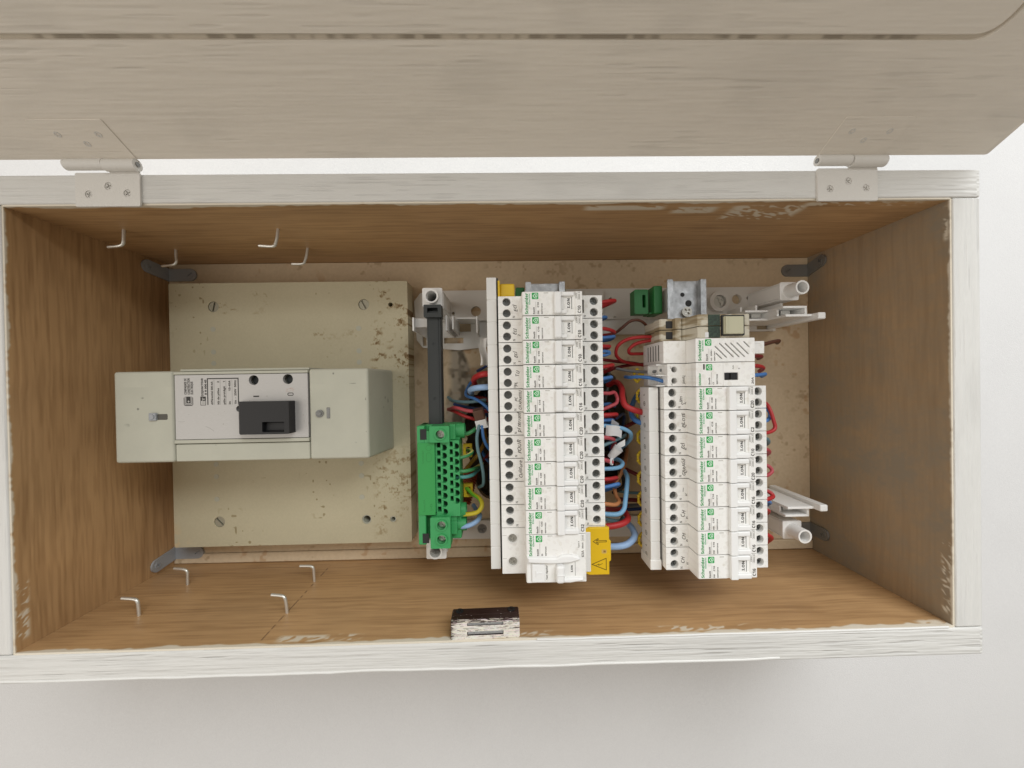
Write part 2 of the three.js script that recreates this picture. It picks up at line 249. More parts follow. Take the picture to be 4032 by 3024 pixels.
{
  part('upper_board', uvBox(box(XL - T, XR + T, YT, YT + T, ZW, ZR, 1.3)), M.paint, cab);
  part('lower_board', uvBox(box(XL - T, XR + T, YB - T, YB, ZW, ZR, 1.6)), M.paint, cab);
  part('side_board', uvBox(box(XL - T, XL, YB + 0.2, YT - 0.2, ZW, ZR - 0.35, 1.2), true), M.paint, cab);
  part('side_board', uvBox(box(XR, XR + T, YB + 0.2, YT - 0.2, ZW, ZR - 0.35, 1.2), true), M.paint, cab);
  // oak veneered inside faces
  const f = 1.1, zf = ZR - 0.9;
  part('oak_lining', uvRange(box(XL + f, XR - f, YT - f, YT + 0.4, -20, zf, 0.4), XL, XR, -20, zf, 0, 2), M.oakTop, cab, 'dark brown oak ceiling of the cabinet with smeared white paint');
  part('oak_lining', uvRange(box(XL + f, XR - f, YB - 0.4, YB + f, -20, zf, 0.4), XL, XR, -20, zf, 0, 2), M.oakBottom, cab, 'light brown oak floor of the cabinet');
  part('oak_lining', uvRange(box(XL - 0.4, XL + f, YB - 0.2, YT + 0.2, -20, zf - 0.5, 0.4), YB, YT, -20, zf, 1, 2), M.oakLeft, cab);
  part('oak_lining', uvRange(box(XR - f, XR + 0.4, YB - 0.2, YT + 0.2, -20, zf - 0.5, 0.4), YB, YT, -20, zf, 1, 2), M.oakRight, cab, 'dusty greyish oak side of the cabinet');
  // ridges of thick paint along the lower front edge
  const ridge = (pts, r) => tubeG(pts, r, 60, 6);
  const drip = []; for (let i = 0; i <= 60; i++) { const x = XL - 12 + i * 9.2; drip.push([x, YB - T + 1.2 + 1.3 * fbm(x * 0.03, 1, 901), ZR - 0.35 - 0.3 * vn(x * 0.11, 0, 903)]); }
  part('paint_ridge', [ridge(drip, 1.15)], M.hingePaint2 = std(lin(0.74, 0.735, 0.71), 0.45), cab, 'thick ridge of white paint along the lower edge');
  const drip2 = []; for (let i = 0; i <= 60; i++) { const x = 20 + i * 5; drip2.push([x, YB + 0.1 + 0.5 * fbm(x * 0.05, 4, 905), ZR - 0.5 - 0.3 * vn(x * 0.17, 0, 907)]); }
  part('paint_ridge', [ridge(drip2, 0.85)], M.hingePaint2, cab);

  // the door: opened about 116 degrees, its inside face towards us, a routed groove round its panel
  const door = new THREE.Group(); door.name = 'door'; door.position.set(0, 155.3 * MM, 134.3 * MM); door.rotation.x = (90 - 26.3) * Math.PI / 180; cab.add(door);
  const DX0 = XL - T, DX1 = XR + T, DS = 352, gi = 65.2;
  const frameS = rect(DX0, DX1, 0.2, DS, 2), holeR = rectHole(DX0 + gi, DX1 - gi - 6, gi, DS - gi, 14);
  part('door_frame', uvBox(plate(frameS, [holeR], -19, 0, 0.8, 6)), M.doorPaint, door);
  part('door_panel', uvBox(plate(rect(DX0 + gi + 2.2, DX1 - gi - 8.2, gi + 2.2, DS - gi - 2.2, 12), [], -17, -0.1, 0.8, 6)), M.doorPaint, door);
  part('door_core', uvBox(box(DX0 + 3, DX1 - 3, 3, DS - 3, -18.7, -2)), M.groove, door);
  // hinges
  for (const [x0, x1, flip] of [[-292, -248.5, 1], [225, 268.6, -1]]) {
    const h = new THREE.Group(); h.name = 'hinge'; cab.add(h);
    const holes = [[x0 + 9, 133], [(x0 + x1) / 2 + 0.5, 138.5], [x1 - 8.5, 133.5]];
    part('hinge_plate', uvBox(plate(rect(x0, x1, 124.6, 147.6, 1.2), holes.map(([x, y]) => circ(x, y, 2.6)), ZR + 0.1, ZR + 1.5, 0.35, 8)), M.hingePaint, h);
    for (const [x, y] of holes) part('screw', screwHead(x, y, ZR - 0.8, ZR + 1.1, 2.5, x), M.hingePaint, h);
    const m = (x0 + x1) / 2, ky = 151.6, kz = ZR + 3.3, [a0, a1, b0, b1] = flip > 0 ? [m + 1, x1 + 0.5, x0 - 3.5, m + 0.4] : [m + 0.5, x1 + 3, x0 - 1.5, m - 0.2];
    part('knuckle', uvBox(merge([cylX(a0, a1, ky, kz, 3.9), box(a0 + 0.4, Math.min(a1, x1) - 0.2, 146, ky - 1, ZR + 0.3, ZR + 1.6, 0.5)])), M.hingePaint, h);
    part('knuckle', uvBox(merge([cylX(b0, b1, ky + 0.6, kz, 3.6)])), M.hingePaint, h);
    part('hinge_pin', [cylX(Math.min(a0, b0) - 0.6, Math.max(a1, b1) + 0.6, ky + 0.3, kz, 1.6)], M.dullSteel, h);
    // leaf painted over on the door
    const leaf = plate(rect(x0 - 2, x1 + 1, -2.5, 26, 1.5), [], 0.02, 0.45, 0.2, 8);
    part('hinge_leaf', uvBox(leaf), M.doorPaint, door);
    for (const [x, y] of [[x0 + 9, 17], [m, 11], [x1 - 9, 17]]) part('screw', screwHead(x, y, -1, 0.62, 1.9, x * 2), M.hingePaint, door);
  }
}
// back panel with its ragged opening, resting on a small batten
{
  const holeP = new THREE.Path(); const hp = [];
  for (let i = 0; i < openingPts.length; i++) { const a = openingPts[i], b = openingPts[(i + 1) % openingPts.length]; for (let k = 0; k < 5; k++) { const t = k / 5, x = a[0] + (b[0] - a[0]) * t, y = a[1] + (b[1] - a[1]) * t; hp.push(new THREE.Vector2(x + 6 * (fbm(x * 0.2, y * 0.2, 701) - 0.5), y + 6 * (fbm(x * 0.2, y * 0.2, 702) - 0.5))); } }
  holeP.setFromPoints(hp);
  const pan = thing('mounting_panel', 'beige fibre backing panel of the cabinet with brown specks and ragged opening', 'panel');
  part('sheet', uvRange(plate(rect(XL + 1.5, XR - 1.5, YB + 12, YT - 1.5), [holeP], -10, 0, 0.6), XL, XR, YB, YT), M.panel, pan);
  part('batten', uvRange(prismY([[XL + 1.5, -18], [XL + 1.5, 1.5], [-60, 3], [XR - 1.5, 3], [XR - 1.5, -18]], YB + 1.6, YB + 11.6, 0.8), XL, XR, YB, YT), M.panel, pan);
}
// corner brackets
function bracket(cx, cy, side, panelLen, wallLen, drop, label, onPanel = true) {
  const SM = side > 0 ? M.bracketSteel : M.dullSteel;
  const b = thing('corner_bracket', label, 'bracket', [cx, cy, 0], 'steel corner brackets of the panel');
  const half = 6.2, mk = (len, d) => { const s = new THREE.Shape(); s.moveTo(0, -half); s.lineTo(len - half, -half + d); s.absarc(len - half, d, half, -Math.PI / 2, Math.PI / 2); s.lineTo(0, half); s.closePath(); return s; };
  if (onPanel) {
    const g = plate(mk(panelLen, 0), [circ(panelLen - half, 0, 2.4)], 0.2, 1.9, 0.3); if (side < 0) g.rotateY(Math.PI).translate(0, 0, 2.1);
    part('panel_leaf', g, SM, b); part('screw', screwHead(-(-side) * (panelLen - half), 0, 0.4, 2.2, 3.1, 0.6, true), SM, b);
  }
  const w = plate(mk(wallLen, drop), [circ(wallLen - half, drop, 2.4)], 0, 1.7, 0.3).rotateY(-Math.PI / 2); // now length along +z
  if (side < 0) w.translate(-0.2, 0, 0.2); else w.translate(1.9, 0, 0.2);
  part('wall_leaf', w, SM, b);
  part('screw', screwHead(0, 0, -0.5, 1.2, 3.1, 0.4).rotateY(side * Math.PI / 2).translate(side * (1.2), drop, wallLen - half), SM, b);
}
bracket(XL + 1.3, 114.5, 1, 29, 30, 2.5, 'steel corner bracket above the cream switch board, beside the wire hooks');
bracket(XL + 1.3, -171.5, 1, 30, 28, -3, 'steel corner bracket under the cream switch board');
bracket(XR - 1.3, 112, -1, 29, 24, 5, 'blackened steel corner bracket above the clear plastic cover post');
bracket(XR - 1.3, -162, -1, 29, 24, 0, 'blackened steel corner bracket partly behind a lower cover post');

// wire hooks screwed into the cabinet's ceiling and floor
const hookData = [[-302.5, YT, 88.2, -303.3, 113.9, -315, 112.6, 'bent wire hook in the cabinet ceiling, front one nearest the side wall'], [-301, YT, 42, -300.8, 113, -313.3, 111.3, 'bent wire hook in the cabinet ceiling just over the corner bracket'], [-180.5, YT, 87.5, -183.3, 112.1, -196.1, 112.8, 'bent wire hook in the ceiling, front one farther from the side wall'], [-179.4, YT, 43.2, -182.9, 111.8, -194.3, 111.7, 'bent wire hook in the ceiling with its tip before the beige panel'],
  [-297.3, YB, 88.8, -298.3, -170.9, -310.5, -169.5, 'bent wire hook in the cabinet floor, front one nearest the side wall'], [-297, YB, 42.3, -297.1, -170, -308.7, -168.5, 'bent wire hook in the cabinet floor just below the corner bracket'], [-178, YB, 91, -179.6, -170.2, -190, -168.8, 'bent wire hook in the floor, front one on the thin pencil line'], [-180.3, YB, 42.5, -181.2, -169.7, -193.1, -169.1, 'bent wire hook in the floor, rear one on the thin pencil line']];
for (const [x, y, z, cx, cy, ex, ey, label] of hookData) {
  const up = y > 0 ? 1 : -1, c = [cx, cy, z], k = 2.4;
  const pts = [[x, y + up * 3, z], [x + (cx - x) * 0.5, (y + cy) / 2, z], [cx + 0.05, cy + up * k, z], [cx - 0.75, cy + up * 0.7, z], [cx - k, cy + (ey - cy) * 0.2, z], [ex, ey, z]];
  single('wire_hook', label, 'hook', [tubeG(pts, 1.25, 40, 8), new THREE.SphereGeometry(1.25, 8, 6).translate(ex, ey, z)], M.wireSteel, 'wire hooks in the cabinet');
}
// magnetic catch on the floor, half painted over
{
  const c = thing('magnetic_catch', 'dark brown magnetic door catch smeared with white paint on the cabinet floor', 'catch', [-17, YB + 1.1, 118]);
  c.rotation.y = 0.02;
  const tex = canvasTex(512, 256, (g, w, h) => {
    g.fillStyle = '#2a1612'; g.fillRect(0, 0, w, h);
    seedState = 77;
    for (let i = 0; i < 2200; i++) { const y = h * (0.36 + 0.64 * Math.pow(rnd(), 0.8)), x = rnd() * w, k = rnd(); if (y < h * 0.5 && k > 0.3 + (x < 120 ? 0.5 : 0)) continue; g.fillStyle = `rgba(${215 + rnd() * 20},${210 + rnd() * 20},${200 + rnd() * 20},${0.35 + 0.6 * rnd()})`; g.fillRect(x, y, 12 + rnd() * 60, 1.5 + rnd() * 5); }
    for (let i = 0; i < 22; i++) { g.fillStyle = 'rgba(230,226,218,0.8)'; g.fillRect(rnd() * w, rnd() * h * 0.4, 2 + rnd() * 6, 1 + rnd() * 2); }
    for (let i = 0; i < 46; i++) { g.fillStyle = 'rgba(60,45,50,0.5)'; g.fillRect(80 + rnd() * w * 0.8, h * (0.55 + 0.45 * rnd()), 4 + rnd() * 36, 1 + rnd() * 2); }
  });
  const m = std(lin(1, 1, 1), 0.4, 0, { map: tex, bumpMap: tex, bumpScale: 0.0004 });
  const front = plate(rect(-24.6, 24.6, 0, 14.6, 1.6), [rectHole(-13, 13, 2.6, 5.4, 0.6), rectHole(-13, 13, 9.6, 11.6, 0.6)], 6, 10.6, 0.6);
  const g = merge([front, box(-24.6, 24.6, 0, 14.6, -3, 6.2, 1.4)]);
  const p = g.attributes.position, uv = g.attributes.uv, n = g.attributes.normal;
  for (let i = 0; i < p.count; i++) { const y = p.getY(i), z = p.getZ(i); uv.setXY(i, (p.getX(i) + 24.6) / 49.2, n.getY(i) > 0.7 ? 0.66 + 0.33 * (10.6 - z) / 13.6 : 0.64 * y / 14.6); }
  part('housing', g, m, c);
  for (const y of [4, 10.6]) part('pole_piece', [box(-12.6, 12.6, y - 1, y + 1, 5, 10.2, 0.3)], M.zinc, c);
  for (const x of [-19, 19]) part('screw', screwHead(0, 0, -1, 0.5, 2.8, 0.5).rotateX(-Math.PI / 2).translate(x, 14.6, 1), M.black, c);
}

// ---------- cream board and the main switch ----------
{
  const b = thing('switch_board', 'scuffed cream mounting board behind the main switch, brown stains near its edge', 'board');
  const outline = rect(-323, -93.6, -156.2, 99.6, 1.5);
  const spots = [[-280.8, 76.8], [-136.2, 77.1], [-279.4, -132.2]], openH = [[-137.3, -133.1, 4.6], [-110.3, 76.8, 2.2], [-111.6, -133.5, 3.1]];
  const g = plate(outline, [...spots.map(([x, y]) => circ(x, y, 5.2)), ...openH.map(([x, y, r]) => circ(x, y, r))], 3, 25, 1, 12);
  part('face', uvRange(g, -323, -93.6, -156.2, 99.6), M.board, b);
  part('back', [box(-321, -95.6, -154, 97.6, 0.2, 8)], M.cream, b);
  for (const [x, y] of spots) part('screw', screwHead(x, y, 10, 24.2, 4.9, x * 0.7, true), M.brightScrew2 = M.brightScrew2 || std(lin(0.36, 0.345, 0.27), 0.5, 0.6), b);
  for (const [x, y, r] of openH) if (r > 3) part('hole_sleeve', ring(x, y, 16, 24.4, r - 0.15, r - 1), M.cream, b);
  for (const y of [54, 32, 21, -78, -90, -111]) part('moulded_boss', [cyl(-141.5, y, 24.6, 25.25, 2.5, 16)], M.cream, b);
  for (const y of [55, 33, 22, -76, -88, -110]) part('moulded_boss', [cyl(-281.5, y, 24.6, 25.2, 2.4, 16)], M.cream, b);
}
{
  const s = thing('main_switch', 'cream main circuit breaker with silver faceplate and black lever on the board', 'circuit breaker', [0, 0, 25]);
  const z0 = 0.2, zf = 68;                                            // depth over the board
  part('housing', uvBox(merge([box(-262.2, -156.8, -58, 11.5, z0, 60, 1)])), M.cream, s);
  const cover = (x0, x1, bev) => { const g = box(x0, x1, -60, 12.4, z0, zf, 1.9); const p = g.attributes.position; for (let i = 0; i < p.count; i++) { const t = 1 - p.getZ(i) / zf; p.setY(i, (p.getY(i) + 24) * (1 + 0.06 * t) - 24 - 2 * t); } return g; };
  part('terminal_cover', uvBox(cover(-309, -262.9)), M.cream, s);
  part('terminal_cover', uvBox(cover(-156.2, -109.2)), M.cream, s);
  part('lower_block', uvBox(box(-262.3, -156.7, -59.8, -45.9, 20, zf - 0.6, 1)), M.cream, s);
  part('trim_strip', uvBox(box(-262.4, -156.6, -45.3, -42.4, 20, zf + 0.6, 0.5)), M.cream, s);
  part('trim_strip', uvBox(box(-262.2, -156.8, 9.4, 11.6, 20, zf + 0.4, 0.5)), M.cream, s);
  part('trim_strip', uvBox(box(-259.5, -157.2, 11.9, 13.8, 20, zf - 3, 0.5)), M.cream, s);
  // faceplate
  const FX0 = -261.4, FX1 = -157.2, FY0 = -42, FY1 = 9;
  const face = canvasTex(1250, 612, (g, w, h) => {
    g.fillStyle = '#b3b1ae'; g.fillRect(0, 0, w, h); seedState = 5;
    for (let i = 0; i < 2500; i++) { g.fillStyle = `rgba(${rnd() > 0.5 ? '255,255,255' : '80,78,70'},0.05)`; g.fillRect(rnd() * w, rnd() * h, 2 + rnd() * 30, 1 + rnd() * 2); }
    for (let i = 0; i < 16; i++) { g.fillStyle = 'rgba(90,78,58,0.5)'; g.beginPath(); g.ellipse(rnd() * w, rnd() * h, 1 + rnd() * 4, 1 + rnd() * 4, 0, 0, 7); g.fill(); }
    g.strokeStyle = 'rgba(70,66,60,0.6)'; g.lineWidth = 2; g.beginPath(); g.moveTo(280, 492); g.quadraticCurveTo(330, 510, 358, 540); g.stroke(); g.beginPath(); g.moveTo(26, 440); g.quadraticCurveTo(50, 448, 84, 442); g.stroke();
    const k = w / 2030, P = (zx, zy) => [(zx - 115) * k, (zy - 180) * k];
    const rot = (t, zx, zy, len, size, bold = true, col = '#22201d') => { const [x, y] = P(zx, zy); g.save(); g.translate(x, y); g.rotate(-Math.PI / 2); g.font = `${bold ? 'bold ' : ''}${size * 1.15}px sans-serif`; g.fillStyle = g.strokeStyle = col; g.lineWidth = 1.6; const m = g.measureText(t).width; if (len) g.scale((len * k) / m, 1); g.fillText(t, 0, 0); g.strokeText(t, 0, 0); g.restore(); };
    rot('COMPAGNIE DE', 292, 480, 250, 27); rot('CONSTRUCTION', 342, 480, 252, 27); rot('ELECTRIQUE', 390, 480, 200, 27);
    let [x, y] = P(245, 512); g.fillStyle = '#22201d'; g.beginPath(); g.roundRect(x, y, 143 * k, 143 * k, 18); g.fill();
    g.strokeStyle = '#b3b1ae'; g.lineWidth = 6; for (const q of [18, 36]) { g.beginPath(); g.moveTo(x + q * k * 0.9, y); g.lineTo(x + q * k * 0.9, y + (143 - q) * k); g.lineTo(x + (143 - q * 0.9) * k, y + (143 - q) * k); g.lineTo(x + (143 - q * 0.9) * k, y); g.stroke(); }
    g.beginPath(); g.moveTo(x + 72 * k, y + 60 * k); g.lineTo(x + 72 * k, y + 92 * k); g.moveTo(x + 58 * k, y + 74 * k); g.lineTo(x + 88 * k, y + 74 * k); g.stroke();
    rot('DISJONCTEUR', 545, 512, 280, 24); rot('B H 000 45', 596, 490, 236, 22);
    [x, y] = P(503, 520); g.lineWidth = 5; g.strokeStyle = '#22201d'; g.strokeRect(x, y, 75 * k, 128 * k); g.fillStyle = '#22201d'; g.fillRect(x, y, 75 * k, 62 * k); rot('BT', 565, 640, 110, 30, true, '#9a9894');
    [x, y] = P(612, 240); const [x2, y2] = P(1080, 645); g.lineWidth = 10; g.beginPath(); g.moveTo(x, y2); g.lineTo(x, y); g.lineTo(x2, y); g.lineTo(x2, y2); g.stroke();
    g.lineWidth = 1.6; for (const zx of [712, 805, 893, 985]) { const [a] = P(zx, 0); g.beginPath(); g.moveTo(a, y + 22 * k); g.lineTo(a, y2); g.stroke(); }
    const tc = '#3c3a35'; rot('différentiel 500 mA', 692, 645, 360, 24, true, tc); rot('Nb de pôles       2', 790, 645, 365, 22, true, tc); rot('pôle protégé     1', 880, 645, 370, 22, true, tc); rot('In            15-45A', 962, 645, 370, 22, true, tc); rot('Un  -  250V  50Hz', 1050, 640, 370, 22, true, tc);
    [x, y] = P(1308, 515); g.fillStyle = '#2c2a27'; g.fillRect(x, y, 88 * k, 21 * k);
    [x, y] = P(1838, 483); g.lineWidth = 7; g.strokeStyle = '#2c2a27'; g.beginPath(); g.roundRect(x, y, 82 * k, 36 * k, 9); g.stroke();
    for (let i = 0; i < 30; i++) { const [a, b] = P(1800 + rnd() * 130, 400 + rnd() * 60); g.fillStyle = 'rgba(150,80,50,0.18)'; g.fillRect(a, b, 14, 3); }
  });
  const faceM = std(lin(1, 1, 1), 0.42, 0.25, { map: face });
  part('faceplate', uvRange(plate(rect(FX0, FX1, FY0, FY1, 0.5), [circ(-199.6, 4.2, 3.9), circ(-172.7, 4.6, 4), circ(-211.4, -18.4, 2.5)], 65, zf - 0.1, 0.2, 14), FX0, FX1, FY0, FY1), faceM, s);
  for (const [x, y] of [[-199.6, 4.2], [-172.7, 4.6]]) part('indicator_window', [cyl(x, y, 60.2, 63, 3.85, 20)], M.charcoal, s);
  const lev = part('lever', uvBox(merge([
    plate(rect(-204.9, -167.4, -38, -12.6, 0.8), [rectHole(-188, -171.2, -36.4, -28.4, 0.8)], 66, 77, 0.6), box(-204, -168, -37.4, -13.2, 66, 72.5),
    prismY([[-209.8, 66], [-209.8, 71], [-205.2, 76.8], [-204.6, 76.8], [-204.6, 66]], -38, -12.6, 0.3)])), M.black, s);
  part('thumb_pocket', [box(-187, -172.2, -35.6, -29.4, 72.6, 73.4, 0.3)], M.black, lev);
  const at = (p, g) => g.translate(p[0], p[1], 0);
  part('cover_screw', at([-278.1, -23.5, 95.0], merge([box(-2.8, 2.8, -3, 3, 60, zf + 1.8, 0.5), cyl(0, 0, zf + 1.6, zf + 2.4, 1.8, 14)])), M.bracketSteel, s);
  part('sealing_slot', at([-271.5, -23.8, 93.0], box(-4.4, 4.4, -2.7, 2.7, 66, zf + 0.3, 2.2)), std(lin(0.09, 0.085, 0.07), 0.7), s);
  part('cover_screw', at([-147.9, -23.3, 95.0], merge([cyl(0, 0, 60, zf + 1.2, 3, 18), cyl(0, 0, zf + 1, zf + 2, 1.7, 14)])), M.dullSteel, s);
  part('sealing_slot', at([-141.2, -23.0, 93.0], box(-1.4, 1.4, -4.4, 4.4, 66, zf + 0.5, 0.5)), M.dullSteel, s);
}

// ---------- rail chassis ----------
{
  const c = thing('rail_chassis', 'grey-white plastic chassis frame carrying two steel rails behind the breakers', 'chassis');
  const zt = 4.2;
  // upper strip
  const up = poly([[-92, 84], [-86, 92], [-78, 94.6], [291, 94.8], [291, 58], [300, 57], [300, 53], [286, 52.5], [286, 48.2], [20, 46], [14, 51], [4, 38], [-46, 33], [-84, 36], [-90, 44]]);
  const holesUp = [circ(-28.5, 73, 5.2), circ(-52, 71, 1.6), circ(-40, 30, 0), circ(112, 84, 1.7), circ(116, 64, 1.7), circ(245, 82, 5), circ(257, 83, 1.8), rectHole(-62, -42, 40, 46), rectHole(-52, -34, 52, 62), rectHole(-14, 0, 41, 47), rectHole(266, 279, 50, 55), rectHole(-84, -80, 38, 50)].filter((h) => h.getLength() > 0.1);
  const strip = part('upper_strip', uvBox(plate(up, holesUp, 0.3, zt, 0.3, 8)), M.chassis, c);
  part('strip_rib', uvBox(box(-70, 250, 62.5, 64, zt, 7.5, 0.4)), M.chassis, strip);
  part('raised_pad', uvBox(box(84, 104, 69, 92, zt, 8, 0.6)), M.chassis, strip);
  for (const [x, y] of [[-6, 72], [224, 79]]) { part('screw_boss', ring(x, y, zt, 10, 10.5, 6.6), M.chassis, strip); part('screw', screwHead(x, y, 2, 7.5, 6, 0.4), M.brightScrew, strip); }
  const low = poly([[-92, -145], [262, -143], [262, -133], [272, -131], [272, -160], [255, -166], [-92, -163]]);
  const strip2 = part('lower_strip', uvBox(plate(low, [circ(-26, -153, 5), circ(112, -150, 1.7)], 0.3, zt, 0.3, 8)), M.chassis, c);
  part('raised_pad', uvBox(box(84, 104, -160, -146, zt, 8, 0.6)), M.chassis, strip2);
  part('screw_boss', ring(-6, -154, zt, 11, 10, 6.2), M.chassis, strip2); part('screw', screwHead(-6, -154, 2, 7.5, 5.6, 0.9), M.brightScrew, strip2);
  part('screw', screwHead(-26, -153, 1, 3.5, 4.7, 0.2), M.dullSteel, strip2);
  // cover posts
  const post = (x, y, up1, lab) => {
    const p = part('cover_post', uvBox(merge([ring(x, y, 4, 67.5, 6.1, 4.7, 18), ...(up1 ? [] : [])])), M.clearWhite, c, lab);
    part('post_flange', uvBox(plate(rect(x - 8.8, x + 8.8, y - 8.2, y + 8.4, 1.6), [circ(x, y, 4.6)], x < 0 ? 60 : 50, x < 0 ? 62 : 52, 0.3)), M.clearWhite, p);
    part('post_base', uvBox(box(x - 8, x + 8, y - 7.6, y - 6.2, 4, 50, 0.4)), M.clearWhite, p); part('post_base', uvBox(box(x - 8, x + 8, y + 6.6, y + 8, 4, 50, 0.4)), M.clearWhite, p);
    part('post_base', uvBox(box(x + 6.6, x + 8, y - 6, y + 6.4, 4, 50, 0.4)), M.clearWhite, p); part('post_base', uvBox(box(x - 8, x - 6.6, y - 6, y + 6.4, 4, 50, 0.4)), M.clearWhite, p);
    return p;
  };
  const arms = (p, x, y, d) => {                                          // ribbed arm beside a post, standing towards the front
    part('arm', uvBox(merge([box(x - 12, x + 10, y + d * 15, y + d * 17, 4, 60, 0.4), box(x - 12, x + 12, y + d * 23, y + d * 25.2, 4, 63, 0.4), box(x + 7.8, x + 10, y + d * 17, y + d * 23, 4, 60, 0.4), box(x - 12, x - 9.8, y + d * 17, y + d * 23, 4, 52, 0.4)])), M.clearWhite, p);
    part('arm', uvBox(box(x + 12, x + 19, y + d * 22.6, y + d * 28.6, 4, 70, 1.2)), M.clearWhite, p);
    part('catch_tab', uvBox(box(x - 5, x + 4, y + d * 17, y + d * 21, 46, 47.6, 0.4)), M.white, p); part('catch_tab', uvBox(box(x - 22, x - 13, y + d * 17, y + d * 21, 30, 31.6, 0.4)), M.white, p);
    part('arm', uvBox(merge([box(x - 34, x - 12, y + d * 15, y + d * 17, 4, 40, 0.4), box(x - 34, x - 12, y + d * 23, y + d * 25, 4, 40, 0.4)])), M.clearWhite, p);
  };
  const webs = (p, x, y, d) => { for (const [xa, z] of [[-30, 26], [-20, 34], [-2, 44]]) part('web', uvBox(box(x + xa, x + xa + 2, y + d * 9, y + d * 15, 4, z, 0.5)), M.clearWhite, p); };
  post(-62.5, 75, 1);
  let p = post(264.8, 78.8, 1, 'clear plastic cover post above the corner'); arms(p, 264.8, 78.8, -1); webs(p, 264.8, 78.8, -1);
  post(-63, -148.3, 0);
  p = post(264.8, -142.6, 0); arms(p, 264.8, -142.6, 1); webs(p, 264.8, -142.6, 1);
  // holder of the terminal bar
  part('bar_holder', uvBox(merge([box(-80, -68, 50, 58, 52, 54, 0.4), box(-81, -79.5, 46, 58, 4, 60, 0.3), box(-52, -50.5, 46, 60, 4, 58, 0.3), box(-47, -45.5, 48, 60, 4, 52, 0.3), box(-26, -24.5, 46, 62, 4, 40, 0.3), box(-45, -26, 60, 61.4, 4, 36, 0.3)])), M.clearWhite, c);
  part('bar_holder', uvBox(merge([box(-81, -73.5, -136, -128, 40, 42, 0.5), box(-81, -79.5, -136, -118, 4, 42, 0.3)])), M.clearWhite, c);
  // steel rails
  for (const [x, y0, lab] of [[37.6, 88.2, 'galvanised rail end over the longer breaker row'], [165.2, 89, 'galvanised rail end with holes over the shorter row']]) {
    const prof = [[-17.6, 59], [-17.6, 60], [-12.6, 60], [-12.6, 53.4], [12.6, 53.4], [12.6, 60], [17.6, 60], [17.6, 59], [13.6, 59], [13.6, 52.4], [-13.6, 52.4], [-13.6, 59]];
    const rail = part('steel_rail', uvBox(prismY(prof.map(([a, b]) => [a + x, b]), -150, y0, 0.15)), M.zinc, c, lab);
    part('screw', screwHead(x + 2, 60.5, 53.4, 56, 4.6, 0.7), M.brightScrew, rail);
    part('hole_shade_disc', [cyl(x - 1, 76.5, 53.2, 53.5, 2, 14)], M.dark, rail); part('hole_shade_disc', [cyl(x + 4.5, 68.5, 53.2, 53.5, 3, 14)], M.dark, rail);  // dark discs on the solid rail paint the shade inside its holes
    part('green_clip', uvBox(merge([plate(rect(x - 42, x - 29, 61, 84, 1.5), [rectHole(x - 34.5, x - 31.5, 67, 79)], 34, 44, 0.6), box(x - 41.6, x - 30, 61.6, 83.4, 30, 36), box(x - 26, x - 17.8, 60, 86, 30, 50, 1.2), box(x - 29, x - 26, 60.6, 62, 30, 46, 0.3)])), M.greenDark, rail);
    part('green_clip', uvBox(merge([box(x + 17.8, x + 19.4, 62, 84, 30, 52, 0.5), box(x + 19.4, x + 28, 76, 82, 26, 34, 1)])), M.greenDark, rail);
    part('rail_support', uvBox(box(x - 13, x + 13, 62, 84, 4, 52.3, 1)), M.chassis, rail); part('rail_support', uvBox(box(x - 13, x + 13, -150, -136, 4, 52.3, 1)), M.chassis, rail);
  }
}
// dark bar that carries the earth terminals
{
  const b = thing('terminal_bar', 'charcoal plastic bar running down to the green terminal block', 'bar');
  part('bar', uvBox(merge([box(-66.2, -54.4, -140, 62, 58, 70, 0.8), box(-64.4, -56.2, 60, 58.9, 69.6, 70.3, 0.2)])), M.charcoal, b);
  part('bar_face', uvBox(plate(rect(-64.2, -56.4, -36, 55, 0.4), [circ(-60.3, 33, 1.3), circ(-60.1, -14, 1.3)], 70, 70.6, 0.15)), M.charcoal, b);
  part('end_piece', uvBox(merge([plate(rect(-68, -53, 55.5, 66.3, 1), [rectHole(-65, -56, 59.4, 63.6, 0.4)], 66, 74, 0.5), box(-67, -54, 56, 66, 58, 66.4)])), M.charcoal, b);
}
